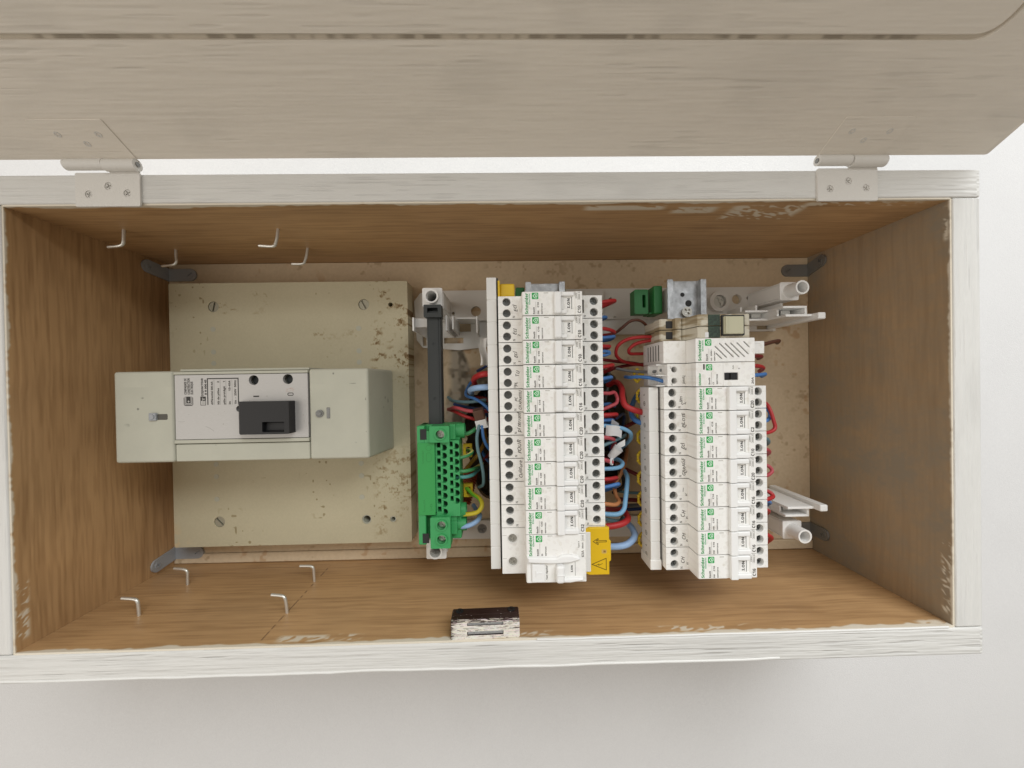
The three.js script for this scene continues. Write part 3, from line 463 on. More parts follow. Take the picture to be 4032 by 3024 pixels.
// green earth terminal block
{
  const b = thing('earth_terminal_block', 'green plastic earth terminal block with two columns of wire slots', 'terminal block');
  const y0 = -36, y1 = -135;
  const slots = []; const hole = (x0, x1, ya, yb) => rectHole(x0, x1, ya, yb, 0.3);
  const N1 = 9, N2 = 8;
  for (let i = 0; i < N1; i++) { const yc = -52.2 - i * 6.7; slots.push(hole(-57.4, -54.4, yc - 2.2, yc + 2.2)); }
  for (let i = 0; i < N2; i++) { const yc = -51.6 - i * 6.5; slots.push(hole(-46.8, -44.2, yc - 2.1, yc + 2.1)); }
  const round = []; for (let i = 0; i < N1; i++) round.push(circ(-51.6, -54.6 - i * 6.7, 2.6)); for (let i = 0; i < N2; i++) round.push(circ(-41.4, -53.6 - i * 6.5, 2.5));
  part('body', uvBox(merge([box(-73.5, -39, y1 + 1, y0, 55, 74, 1), plate(rect(-58.6, -38.8, -112, -48.6, 0.6), [...slots, ...round], 73.5, 82, 0.3, 8), box(-73.6, -67.2, y1, y0, 60, 83, 0.8), box(-67.4, -58.8, -108, -40, 70, 83.4, 0.8)])), M.green, b);
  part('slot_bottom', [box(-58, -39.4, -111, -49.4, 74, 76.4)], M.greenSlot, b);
  for (let i = 0; i < N1; i++) part('wire_gate', uvBox(box(-54.2, -52.6, -56.2 - i * 6.7, -51.4 - i * 6.7, 76, 82.6, 0.3)), M.green, b);
  for (let i = 0; i < N2; i++) part('wire_gate', uvBox(box(-44, -42.4, -55.2 - i * 6.5, -50.6 - i * 6.5, 76, 82.6, 0.3)), M.green, b);
  const big = (x0, x1, ya, yb, holes) => {
    part('screw_housing', uvBox(merge([plate(rect(x0, x1, ya, yb, 1.2), holes.map(([x, y]) => circ(x, y, 3.6)), 74, 87, 0.5, 12), ...holes.map(([x, y]) => ring(x, y, 86, 88.2, 4.7, 3.6))])), M.green, b);
    for (const [x, y] of holes) part('terminal_screw', screwHead(x, y, 74, 82.6, 3.2, y, false), M.brightScrew, b);
  };
  big(-62.4, -46.2, -49.4, -36, [[-53.6, -42.8]]); big(-63, -46.6, -136.6, -111, [[-53.8, -117.4], [-53.9, -129]]);
  const sock = (ya, yb) => part('wire_socket', uvBox(merge([new THREE.CylinderGeometry((yb - ya) / 2, (yb - ya) / 2, 13, 18, 1, true).rotateZ(Math.PI / 2).translate(-41.5, (ya + yb) / 2, 70), box(-47, -42, ya, yb, 62, 80, 1)])), M.green, b);
  sock(-48.6, -35.4); sock(-117.2, -104.4); sock(-128.4, -117);
  part('window_shade_sheet', [box(-70.8, -65.4, -47.4, -38.6, 83.2, 83.5, 0.1)], M.dark, b); part('window_shade_sheet', [box(-70.2, -64.8, -133.4, -125.4, 83.2, 83.5, 0.1)], M.dark, b);  // thin dark sheets on the body paint the shade of two mounting openings
  const print = canvasTex(128, 512, (g, w, h) => { g.fillStyle = '#3f9e5c'; g.fillRect(0, 0, w, h); g.strokeStyle = '#2c7d46'; g.lineWidth = 2.5; g.beginPath(); g.arc(84, 36, 20, 0, 7); g.stroke(); g.beginPath(); g.roundRect(66, 70, 36, 64, 14); g.stroke(); g.fillStyle = '#2c7d46'; g.save(); g.translate(48, 150); g.rotate(-Math.PI / 2); g.font = '22px sans-serif'; g.fillText('Schneider', 0, 0); g.restore(); g.save(); g.translate(104, 480); g.rotate(-Math.PI / 2); g.font = 'bold 22px sans-serif'; g.fillText('L=13', 0, 0); g.restore(); g.save(); g.translate(50, 490); g.rotate(-Math.PI / 2); g.font = '18px sans-serif'; g.fillText('N max 63A', 0, 0); g.restore(); });
  part('marking_plate', uvRange(box(-73, -59, -110, -50, 83.5, 83.9, 0.15), -73, -59, -110, -50), std(lin(0.62, 0.9, 0.66), 0.42, 0, { map: print }), b);
  for (const y of [-62, -98]) part('yellow_clip', uvBox(plate(rect(-38.5, -30.5, y - 6, y + 6, 0.6), [rectHole(-36, -32.4, y - 3.4, y + 3.4, 1.2)], 52, 56, 0.4)), M.yellow, b);
}

// ---------- comb busbars ----------
function busbar(name, label, x0, x1, yTop, n, pitch, zb, zf, capTop, capBottom) {
  const b = thing(name, label, 'busbar', [0, 0, 0], 'white comb busbars');
  const tex = canvasTex(128, 128, (g, w, h) => { g.fillStyle = '#ffffff'; g.fillRect(0, 0, w, h); g.strokeStyle = '#8a8780'; g.fillStyle = '#8a8780'; g.lineWidth = 4; g.save(); g.translate(70, 52); g.rotate(-Math.PI / 2); g.font = 'bold 26px sans-serif'; g.fillText('L', 0, 0); g.restore(); g.beginPath(); g.arc(64, 98, 12, 0, 7); g.stroke(); g.beginPath(); g.moveTo(56, 98); g.lineTo(72, 98); g.moveTo(64, 90); g.lineTo(64, 106); g.stroke(); });
  const m = std(lin(0.74, 0.735, 0.71), 0.5, 0, { map: tex, ...bumpFine });
  const g = uvRange(box(x0, x1, -pitch + 0.18, -0.18, zb, zf, 0.5), zb, zf + 0.6, -pitch, 0, 2, 1);
  g.scale(MM, MM, MM); g.userData.mm = true;
  for (let i = 0; i < n; i++) { const o = part('segment', g, m, b); o.position.y = (yTop - i * pitch) * MM; }
  part('core', [box(x0 + 0.4, x1 - 0.4, yTop - n * pitch + 0.5, yTop - 0.5, zb + 0.5, zf - 0.45)], M.white, b);
  if (capBottom) part('end_cap', uvBox(merge([box(x0 - 0.6, x1 + 0.8, yTop - n * pitch - 4.6, yTop - n * pitch + 3.6, zb - 1, zf + 0.5, 0.7)])), M.white, b);
  part('tooth_strip', uvBox(box(x1 + 0.2, x1 + 1.4, yTop - n * pitch, yTop, zb, zf - 3, 0.2)), M.charcoal, b);
}
busbar('comb_busbar', 'long white comb busbar beside the green terminal block', -13.2, -5.4, 82.4, 13, 17.84, 70, 98, false, false);
busbar('comb_busbar', 'short white comb busbar with printed side between the two breaker rows', 115.2, 123, -6.8, 8, 17.8, 77, 97, false, true);
{
  const y = thing('busbar_end_cap', 'yellow plastic tab at the top of the long busbar', 'cap', [0, 0, 0]);
  part('tab', uvBox(merge([box(-4.2, -2.6, 66.5, 80, 80, 97, 0.4), box(-2.8, 9.4, 67.6, 78.6, 80, 93, 1.6)])), M.yellow, y);
}

// ---------- modular devices: printed fronts ----------
const KP = 12;
function printer(g, H) {
  const half = H / 2;
  return {
    rot(t, x, y, { len = 0, size = 2, bold = false, col = '#55534f', font = 'sans-serif', italic = false, spacing = 0 } = {}) {
      g.save(); g.translate(x * KP, (half - y) * KP); g.rotate(-Math.PI / 2); g.font = `${italic ? 'italic ' : ''}${bold ? 'bold ' : ''}${size * KP}px ${font}`; g.fillStyle = col; const m = g.measureText(t).width; if (len) g.scale(len * KP / m, 1); g.fillText(t, 0, 0); g.strokeStyle = col; g.lineWidth = 0.09 * KP; g.strokeText(t, 0, 0); g.restore();
    },
    line(x0, y0, x1, y1, w = 0.15, col = '#5d5a56') { g.strokeStyle = col; g.lineWidth = w * KP; g.beginPath(); g.moveTo(x0 * KP, (half - y0) * KP); g.lineTo(x1 * KP, (half - y1) * KP); g.stroke(); },
    logo(x0, y0, s) {                                                     // green square with a house outline curling into a spiral
      const X = x0 * KP, Y = (half - y0) * KP, S = s * KP; g.fillStyle = '#14a046'; g.beginPath(); g.roundRect(X, Y, S, S, S * 0.12); g.fill();
      g.save(); g.translate(X + S / 2, Y + S / 2); g.rotate(-Math.PI / 2); g.strokeStyle = '#f2fff4'; g.lineWidth = S * 0.09; g.lineJoin = 'round'; g.beginPath(); const q = S * 0.32;
      g.moveTo(-q, q * 0.95); g.lineTo(-q, -q * 0.1); g.lineTo(0, -q * 1.05); g.lineTo(q, -q * 0.1); g.lineTo(q, q * 0.95); g.lineTo(-q * 0.3, q * 0.95); g.quadraticCurveTo(-q * 0.6, q * 0.1, 0, q * 0.05); g.quadraticCurveTo(q * 0.5, q * 0.1, q * 0.42, q * 0.5); g.stroke(); g.restore();
    },
    box(x0, y0, x1, y1, w = 0.12, col = '#7d7a74') { g.strokeStyle = col; g.lineWidth = w * KP; g.strokeRect(x0 * KP, (half - y1) * KP, (x1 - x0) * KP, (y1 - y0) * KP); },
    hand(t, x, y, size, len, seed) {                                       // marker writing: slightly wobbly thin strokes
      g.save(); g.translate(x * KP, (half - y) * KP); g.rotate(-Math.PI / 2); g.strokeStyle = '#231d18'; g.lineWidth = 0.26 * KP; g.lineCap = 'round'; g.font = `italic ${size * KP}px sans-serif`; const m = g.measureText(t).width, k = Math.min(1.15, len * KP / m); let cx = 0;
      for (let i = 0; i < t.length; i++) { g.save(); g.translate(cx * k, (hash(i, seed, 3) - 0.5) * size * KP * 0.3); g.rotate((hash(i, seed, 4) - 0.5) * 0.3); g.scale(k, 0.9 + 0.25 * hash(i, seed, 5)); g.fillStyle = '#231d18'; g.font = `italic ${size * KP}px sans-serif`; g.fillText(t[i], 0, 0); g.lineWidth = 0.1 * KP; g.strokeText(t[i], 0, 0); g.restore(); cx += g.measureText(t[i]).width; }
      g.restore();
    },
  };
}
const plasticBase = (g, w, h, seed) => { g.fillStyle = '#f5f4f1'; g.fillRect(0, 0, w, h); seedState = seed * 97 + 3; for (let i = 0; i < 240; i++) { g.fillStyle = `rgba(${rnd() > 0.4 ? '150,140,120' : '255,255,255'},${0.03 + 0.05 * rnd()})`; const r = 2 + rnd() * 22; g.beginPath(); g.ellipse(rnd() * w, rnd() * h, r, r * (0.3 + rnd()), rnd() * 3, 0, 7); g.fill(); } };
function brand(P, x, y0, refLines, logoY) {
  P.rot('Schneider', x + 4.5, y0, { len: 15.6, size: 3.05, bold: true, col: '#0f8a3c' });
  P.rot('Electric', x + 6.1, y0 + 7.1, { len: 8.4, size: 1.5, col: '#45a268' });
  P.logo(x + 7.4, logoY, 4.8);
  P.rot('Resi9', x + 9.4, y0, { len: 5.2, size: 1.75, bold: true, col: '#5d5a56' });
  P.line(x + 10.3, y0, x + 10.3, y0 + 9.2, 0.16);
  refLines.forEach(([t, dx, dy, len, size]) => P.rot(t, x + dx, y0 + dy, { len, size, col: '#6c6965', bold: true }));
}
function breakerPrint(rating, ref, hand, seed, pencil) {
  return canvasTex(81 * KP, 18 * KP, (g, w, h) => {
    plasticBase(g, w, h, seed); const P = printer(g, 18);
    brand(P, 17.8, -8, [['DM', 12.5, 0, 2.7, 1.5], [rating, 12.5, 5, 3.9, 1.6], [ref, 15.2, 0, 8, 1.25]], 7.9);
    P.line(34, 7.6, 37.4, 7.6, 0.5, '#b0ada6');
    P.rot('I.ON', 53.4, -3.6, { len: 7.4, size: 2.7, bold: true, col: '#161514' }); P.line(54.8, 4.6, 54.8, -4.4, 0.4, '#161514');
    P.line(56.4, -4, 47.2, -4, 0.1, '#b9b6b0');
    P.rot('230V~', 58.6, 3.3, { len: 5, size: 1.3, col: '#7d7a74' }); P.box(59.1, 2.4, 60.9, 8.6); P.rot('3000 3', 60.6, 2.8, { len: 5.4, size: 1.4, col: '#85827c' });
    P.rot(rating, 61.4, -7.6, { size: 3.3, bold: true, col: '#4a4845' });
    P.rot('N', 68.2, -8.2, { size: 2.5, col: '#6c6965' }); P.rot('N', 13, -8.1, { size: 2.5, col: '#6c6965' });
    for (const y of [4.4, -4.3]) { P.line(0.4, y, 3.4, y, 0.1, '#b3b0a8'); P.line(9.8, y, 17, y, 0.08, '#c0bdb6'); P.line(78, y, 80.8, y, 0.1, '#b3b0a8'); }
    if (hand) hand.forEach(([t, x, y, size, len]) => P.hand(t, x, y, size, len, seed + x));
    if (pencil) { P.hand(pencil, 17.3, -5, 1.6, 6, seed + 9); }
  });
}
// shared breaker geometry (local x 0..81, y -9..9, z as in the cabinet)
const uvFront = (g, H = 18) => uvRange(g, 0, 81, -H / 2, H / 2);
const ready = (g) => { g = clean(g); g.scale(MM, MM, MM); g.userData.mm = true; return g; };
const HL = [[6.6, 4.4], [6.6, -4.3]], HR = [[74.6, 4.4], [74.6, -4.3]];
const noseProfile = [[17.9, 96], [17.9, 117.6], [18.3, 118.6], [19.3, 119], [39.5, 119], [41.2, 118.6], [42.4, 118], [57, 118], [57.6, 118.8], [62.2, 118.8], [62.6, 118.4], [62.6, 96]];
const G = {};
G.body = ready(uvFront(merge([
  box(0.5, 80.5, -8.72, 8.72, 56, 97.2), plate(rect(0, 18, -8.72, 8.72, 0.3), HL.map(([x, y]) => circ(x, y, 3.2)), 97, 104, 0.3, 10),
  plate(rect(62.4, 81, -8.72, 8.72, 0.3), [...HR.map(([x, y]) => circ(x, y, 3.2)), rectHole(63.6, 67, -4.8, 5.6, 0.2)], 97, 104, 0.3, 10), prismY(noseProfile, -8.72, 8.72, 0.28)])));
G.toggle = ready(merge([box(41.3, 46.8, -7.9, 8.3, 114, 121.8, 1.3), box(46.4, 56.4, 5, 8.3, 114, 120.4, 0.9), box(46.4, 51, -7.9, -5, 114, 120, 0.9)]));
G.toggleLinked = ready(merge([box(41.3, 46.8, -8.8, 8.8, 114, 121.8, 0.6), box(46.4, 56.4, 5.2, 8.8, 114, 121.2, 1), box(46.4, 57.6, -8.8, -4.9, 114, 120.8, 1)]));
G.barrier = ready(box(47, 49, -4.6, 4.8, 117, 118.5, 0.3));
G.screw = ready(screwHead(0, 0, 90, 100.4, 3.05));
G.clip = ready(box(63.7, 65.7, -4.7, 5.5, 97.1, 103.2, 0.4));
G.ringClip = ready(merge([new THREE.TorusGeometry(4.6, 1.35, 8, 14).scale(0.62, 1.1, 1), ...[0, 1, 2, 3, 4, 5].map((i) => new THREE.SphereGeometry(1.7, 7, 5).translate(2.9 * Math.cos(i * 1.05 + 0.5), 5.1 * Math.sin(i * 1.05 + 0.5), 0.2)), box(1, 6, -1.6, 1.6, -1.5, 0)]));
const X1 = -4.1, X2 = 124.6;
function breaker(x, yc, rating, ref, hand, label, seed, { linked = false, pencil = null, group, ring: withRing = false } = {}) {
  const b = thing('breaker', label, 'circuit breaker', [x, yc, 0], group);
  const m = std(lin(0.955, 0.955, 0.95), 0.42, 0, { map: breakerPrint(rating, ref, hand, seed, pencil), ...bumpFine });
  part('body', G.body, m, b); part('toggle', linked ? G.toggleLinked : G.toggle, M.whiteToggle, b); part('label_barrier', G.barrier, M.white, b); part('release_tab', G.clip, M.white, b);
  [...HL, ...HR].forEach(([sx, sy], i) => { const o = part('terminal_screw', G.screw, M.screw, b); o.position.set(sx * MM, sy * MM, 0); o.rotation.z = hash(seed, i, 9) * 3; });
  if (withRing) { const o = part('yellow_clip', G.ringClip, M.yellowOld, b); o.position.set(-6.2 * MM, 0.5 * MM, 68 * MM); o.rotation.y = 0.25; }
  return b;
}
const rows1 = [['C10', 'R9PFC610', [['Ecl', 14.6, -3.4, 3.6, 7]], 'topmost white C10 breaker of the longer row, marked Ecl'], ['C10', 'R9PFC610', [['Ecl', 14, -3.4, 3.4, 7], ['2', 17, -4.4, 2.4, 3]], 'white C10 breaker marked Ecl 2, second from the top of the longer row'], ['C10', 'R9PFC610', [['Ecl', 14.2, -3.4, 3.6, 8], ['1', 17, -7, 2.6, 3]], 'white C10 breaker marked Ecl 1, third in the longer row'],
  ['C16', 'R9PFC616', [['PL', 14, -7.4, 3, 5], ['TU', 15.4, 0.4, 3.2, 6]], 'white C16 breaker with TU handwritten, fourth in the longer row'], ['C16', 'R9PFC616', [['PC', 13.8, -1, 2.6, 4], ['CH APARTEU', 17, -7.4, 2.7, 15]], 'white C16 breaker with dense handwriting, fifth in the longer row'], ['C20', 'R9PFC620', [['pl terrasf', 16, -7, 3.3, 15.6]], 'white C20 breaker with cursive writing, sixth in the longer row'],
  ['C20', 'R9PFC620', [['FOUR', 16.4, -5.6, 3.7, 11.6]], 'white C20 breaker marked FOUR in the longer row'], ['C20', 'R9PFC620', [['Cuisture', 16.4, -6.6, 3.2, 14]], 'white C20 breaker with smudged writing below the one marked FOUR'], ['C20', 'R9PFC620', null, 'unmarked white C20 breaker in the longer row above the C32'], ['C32', 'R9PFC632', null, 'white C32 breaker directly above the residual current switch']];
rows1.forEach(([r, ref, hand, label], i) => breaker(X1, 66 - 9 - i * 18.03, r, ref, hand, label, 10 + i, { linked: i >= 5, group: 'white breakers of the longer row' }));
const rows2 = [['C20', 'R9PFC620', [['clim', 14.8, -5.4, 3.1, 8]], 'white C20 breaker marked clim, first under the contactor'], ['C2', 'R9PFC602', [['PiLOTE', 16.2, -5.6, 3.3, 13]], 'white C2 breaker marked Pilote in the shorter row'], ['C10', 'R9PFC610', [['Ecl', 15.6, -4.4, 3.6, 8]], 'white C10 breaker marked Ecl in the shorter row'], ['C20', 'R9PFC620', [['GARAGE', 16, -7.2, 3.2, 14]], 'white C20 breaker marked Garage'],
  ['C16', 'R9PFC616', [['—', 15, -2, 3, 5]], 'white C16 breaker marked with a dash, below the Garage breaker'], ['C16', 'R9PFC616', [['CH', 15.4, -3.6, 3.5, 7]], 'white C16 breaker marked CH, third from the bottom of the shorter row'], ['C16', 'R9PFC616', [['CH', 15.6, -3.4, 3.3, 7]], 'white C16 breaker marked CH, second from the bottom of the shorter row'], ['C16', 'R9PFC616', [['CH', 14.6, -4, 3.4, 7]], 'lowest white C16 breaker of the shorter row']];
rows2.forEach(([r, ref, hand, label], i) => breaker(X2, -6.6 - 9 - i * 18.03, r, ref, hand, label, 40 + i, { linked: true, pencil: 'EC', ring: true, group: 'white breakers of the shorter row' }));

// residual current switch at the foot of the longer row
{
  const H = 36, yc = 66 - 180.3 - 18;
  const b = thing('residual_current_switch', 'wide white residual current switch with test button at the foot of the longer row', 'circuit breaker', [X1, yc, 0]);
  const tex = canvasTex(81 * KP, H * KP, (g, w, h) => {
    plasticBase(g, w, h, 31); const P = printer(g, H);
    brand(P, 17.8, 4.2 - 2, [['ID', 12.5, 0, 1.8, 1.5], ['R9PRA263', 15.2, 0, 7, 1.25]], 17.4);
    P.line(34, 17, 37.6, 17, 0.5, '#b0ada6');
    P.rot('Type A', 57.6, 7.6, { len: 5, size: 1.5, col: '#7d7a75' }); P.rot('63A', 60.8, 0.6, { len: 5, size: 2.4, bold: true, col: '#7d7a75' }); P.rot('30mA', 60.6, 7, { len: 4.6, size: 1.6, bold: true, col: '#7d7a75' }); P.box(58.9, 13, 61, 17.2); P.rot('10/0.03', 60.6, 13.3, { len: 3.6, size: 1.3, col: '#7d7a74' });
    P.rot('Test régulier', 33.6, -15.4, { len: 10.6, size: 1.5, bold: true, col: '#55534f' }); P.rot('I.ON', 52.4, -10.4, { len: 5.2, size: 2, bold: true, col: '#2b2a28' }); P.line(54.2, -2.6, 54.2, -13, 0.22, '#2b2a28');
    P.line(21.4, -3.2, 21.4, -16.4, 0.2, '#4a4845'); P.line(21.4, -3.2, 31.6, -3.2, 0.14, '#6c6965');
    P.line(0.4, 12, 3.6, 12, 0.2, '#a5a29a'); P.line(0.4, -6, 3.6, -6, 0.2, '#a5a29a');
  });
  const m = std(lin(0.955, 0.955, 0.95), 0.42, 0, { map: tex, ...bumpFine });
  const prof = [[17.9, 96], [17.9, 117.6], [18.3, 118.6], [19.3, 119], [62.2, 119], [62.6, 118.4], [62.6, 96]];
  const g = merge([box(0.5, 80.5, -17.8, 17.8, 56, 97.2), plate(rect(0, 18, -17.8, 17.8, 0.4), [circ(8.3, 9.9, 3.5), circ(8.3, -8.1, 3.5)], 97, 104, 0.3, 12), box(62.4, 81, -17.8, 17.8, 97, 103.6, 0.4), prismY(prof, -17.8, 17.8, 0.4)]);
  part('body', uvRange(g, 0, 81, -18, 18), m, b);
  for (const y of [9.9, -8.1]) { const o = part('terminal_screw', screwHead(8.3, y, 92, 102.6, 3.4, 0.8), M.brightScrew, b); part('screw_collar', ring(8.3, y, 103.9, 104.5, 4.2, 3.45), M.white, b); }
  const btn = part('test_button', [box(22, 31.6, -17, -3.6, 117, 120, 0.6)], M.whiteToggle, b);
  part('button_mark', [box(24.6, 29.6, -10.3, -9.7, 119.9, 120.5, 0.2), box(28.9, 29.6, -12.4, -7.6, 119.9, 120.5, 0.2).translate(-4.2, 0, 0)], M.whiteToggle, btn);
  part('toggle', [box(39.4, 45.8, -16.4, -3.4, 116, 124.5, 2), box(39.9, 45.4, -10.4, -9.6, 124, 124.9, 0.3)], M.whiteToggle, b);
  const ridgeS = poly([[18.6, 2.4], [40, 1.4], [44, 3.2], [52, 3.4], [57, 1.6], [58, -0.2], [50, -2.4], [36, -2.8], [19, -1.8]]);
  part('ridge', uvBox(plate(ridgeS, [], 118, 122, 1)), M.whiteToggle, b);
  part('ridge', uvBox(plate(poly([[44, -14.6], [52, -13.6], [60, -14.2], [60, -16], [50, -17.4], [44, -17.2]]), [], 118, 121.4, 0.9)), M.whiteToggle, b);
}
// yellow warning cover on the residual current switch
{
  const c = thing('warning_cover', 'yellow terminal cover with arrow and lightning triangle', 'cover', [0, 0, 0]);
  const x0 = 58.9, x1 = 79.4, y0 = -151.2, y1 = -114.6;
  const tex = canvasTex(256, 456, (g, w, h) => {
    g.fillStyle = '#dcb414'; g.fillRect(0, 0, w, h); const k = w / 20.5; g.strokeStyle = '#5d4a08'; g.lineWidth = 7; g.lineJoin = 'round';
    const P = (zx, zy) => [(zx - 1690) / 295 * w, (zy - 640) / 685 * h];
    const path = (pts, close = true) => { g.beginPath(); pts.forEach((p, i) => g[i ? 'lineTo' : 'moveTo'](...P(...p))); if (close) g.closePath(); g.stroke(); };
    path([[1780, 1168], [1940, 1085], [1940, 1255]]); g.lineWidth = 5; path([[1825, 1185], [1860, 1165], [1855, 1185], [1900, 1160]], false);
    g.lineWidth = 6; path([[1798, 838], [1850, 795], [1858, 805], [1830, 828], [1945, 826], [1945, 846], [1830, 848], [1858, 872], [1850, 884]]);
    g.fillStyle = '#c9a95c'; const a = P(1890, 955); g.beginPath(); g.roundRect(a[0], a[1], 50, 40, 10); g.fill(); g.fillStyle = '#8d6d3a'; g.fillRect(a[0] + 18, a[1] + 10, 22, 20);
  });
  const sh = poly([[x0 + 4.6, y0], [x1 - 0.6, y0], [x1 - 0.6, y0 + 10], [x1 + 0.8, y0 + 11], [x1 + 0.8, y0 + 26], [x1 - 0.4, y0 + 27], [x1 - 0.4, y1], [x0 + 4.6, y1], [x0 + 0.4, y1 - 2.4], [x0 + 0.4, y0 + 1.6]]);
  part('cover', uvRange(plate(sh, [], 104.4, 107.6, 0.5), x0, x1, y0, y1), std(lin(1, 1, 1), 0.45, 0, { map: tex }), c);
  part('side_strip', [box(62.8 - 4.1 + 0.4, 64.2, y0 + 3, y1 - 3, 104.2, 108.4, 0.4)], M.white, c);
  part('skirt', [box(x1 - 2, x1 - 0.6, y0 + 1, y1 - 1, 84, 104.6, 0.4)], M.yellow, c);
}

// ---------- the three other devices of the shorter row ----------
{
  // worn old impulse relay
  const yc = 47.6 - 9; const b = thing('old_relay', 'grubby old relay with worn cream key at the top of the shorter row', 'relay', [X2, yc, 0]);
  const prof = [[2, 60], [2, 84], [0, 86], [0, 97], [1, 98], [10, 98], [10.6, 102], [15, 102.4], [16, 100], [18, 103], [20.5, 117], [22.4, 118], [58, 118], [59.6, 117.4], [59.6, 98], [62, 96], [62, 60]];
  const prof2 = prof.map(([x, z]) => [x, z]);
  part('shell', uvRange(merge([prismY(prof2, 0.25, 8.9, 0.35)]), 0, 62, -9, 9), M.oldPlastic, b); part('shell', uvRange(merge([prismY(prof2, -8.9, -0.25, 0.35)]), 0, 62, -9, 9), M.oldPlastic, b);
  for (const y of [4.2, -4.4]) part('opening_shade_pad', [box(4.6, 10.2, y - 3, y + 3, 97, 98.4, 0.8)], M.dark, b);  // near-black pads on the shell stand in for shade inside the terminal openings
  part('dark_window', [box(28, 37, 0.4, 8.7, 117, 118.4, 0.3), box(28, 37, -8.7, -0.2, 117, 118.3, 0.3)], M.oldGreen, b);
  part('key_frame', uvBox(plate(rect(37.6, 54.8, -7.4, 7.9, 0.6), [rectHole(38.5, 54, -6.7, 7.2, 0.6)], 117.4, 119.2, 0.2)), M.black, b);
  part('key', uvBox(merge([box(38.8, 53.7, -6.4, 6.9, 116, 120.6, 0.8), box(39.4, 41, -6, 6.5, 120.2, 121.6, 0.4)])), M.oldKey, b);
  part('label_patch', [box(25.6, 28.4, -8.6, -4.6, 117.6, 118.3, 0.2)], M.paper, b);
}
{
  // buzzer with sound slots
  const yc = 29.6 - 9; const b = thing('buzzer', 'white buzzer module with diagonal sound slots above the contactor', 'buzzer', [X2, yc, 0]);
  const tex = canvasTex(81 * KP, 18 * KP, (g, w, h) => { plasticBase(g, w, h, 61); const P = printer(g, 18); brand(P, 17.6, -8, [['SO  230V~', 12.5, 0, 8.6, 1.4], ['R9PCS01', 15, 0, 7, 1.25]], 8.1); P.line(70, 5.4, 77, 5.8, 0.12, '#a5a29a'); });
  const m = std(lin(0.955, 0.955, 0.95), 0.42, 0, { map: tex, ...bumpFine });
  const slots = []; const slot = (cx, cy, len) => { const p = new THREE.Path(), a = -0.78, c = Math.cos(a), s = Math.sin(a), w = 0.5; const q = (u, v) => new THREE.Vector2(cx + u * c - v * s, cy + u * s + v * c); p.setFromPoints([q(-len / 2, -w), q(len / 2, -w), q(len / 2 + w, 0), q(len / 2, w), q(-len / 2, w), q(-len / 2 - w, 0)]); return p; };
  for (const [cx, cy, len] of [[35.4, -4.4, 6], [36.9, -1.4, 12.4], [41.2, -0.2, 15.2], [45.4, -0.2, 15.2], [49.6, -0.1, 15.2], [53.4, 1, 12.4], [56.4, 4, 6]]) slots.push(slot(cx, cy, len * 0.96));
  const g = merge([box(0.5, 62, -8.8, 8.8, 60, 96.8), box(0, 18, -8.8, 8.8, 96, 104, 0.6), prismY([[17.9, 96], [17.9, 117], [62.4, 117], [62.4, 96]], -8.8, 8.8, 0.3), plate(rect(17.9, 62.4, -8.8, 8.8, 0.4), slots, 117.1, 119, 0.12, 4), plate(rect(66, 80, -2, 7.6, 0.3), [circ(70.4, 3.6, 2)], 97, 104, 0.3), box(62, 80, -2, 7.6, 60, 97)]);
  part('body', uvFront(g), m, b);
  part('slot_floor', [box(20, 60.5, -8, 8, 117, 117.3)], M.charcoal, b);
  part('terminal_screw', [screwHead(70.4, 3.6, 92, 99, 1.9, 0.5)], M.screw, b);
  // vents on the side that faces the longer row
  const vp = plate(rect(-8, 8, -17, 17, 0.3), [-12, -6.4, -0.8, 4.8, 10.4].map((v) => rectHole(-6.4, 6.4, v - 1.1, v + 1.1, 0.4)), 0, 0.18, 0);
  part('vent_panel', uvBox(vp.applyMatrix4(new THREE.Matrix4().makeBasis(new THREE.Vector3(0, 1, 0), new THREE.Vector3(0, 0, 1), new THREE.Vector3(1, 0, 0))).translate(0.06, 0, 84)), M.white, b);
  part('vent_backing', [box(0.26, 0.48, -7, 7, 69, 99)], M.charcoal, b);
}
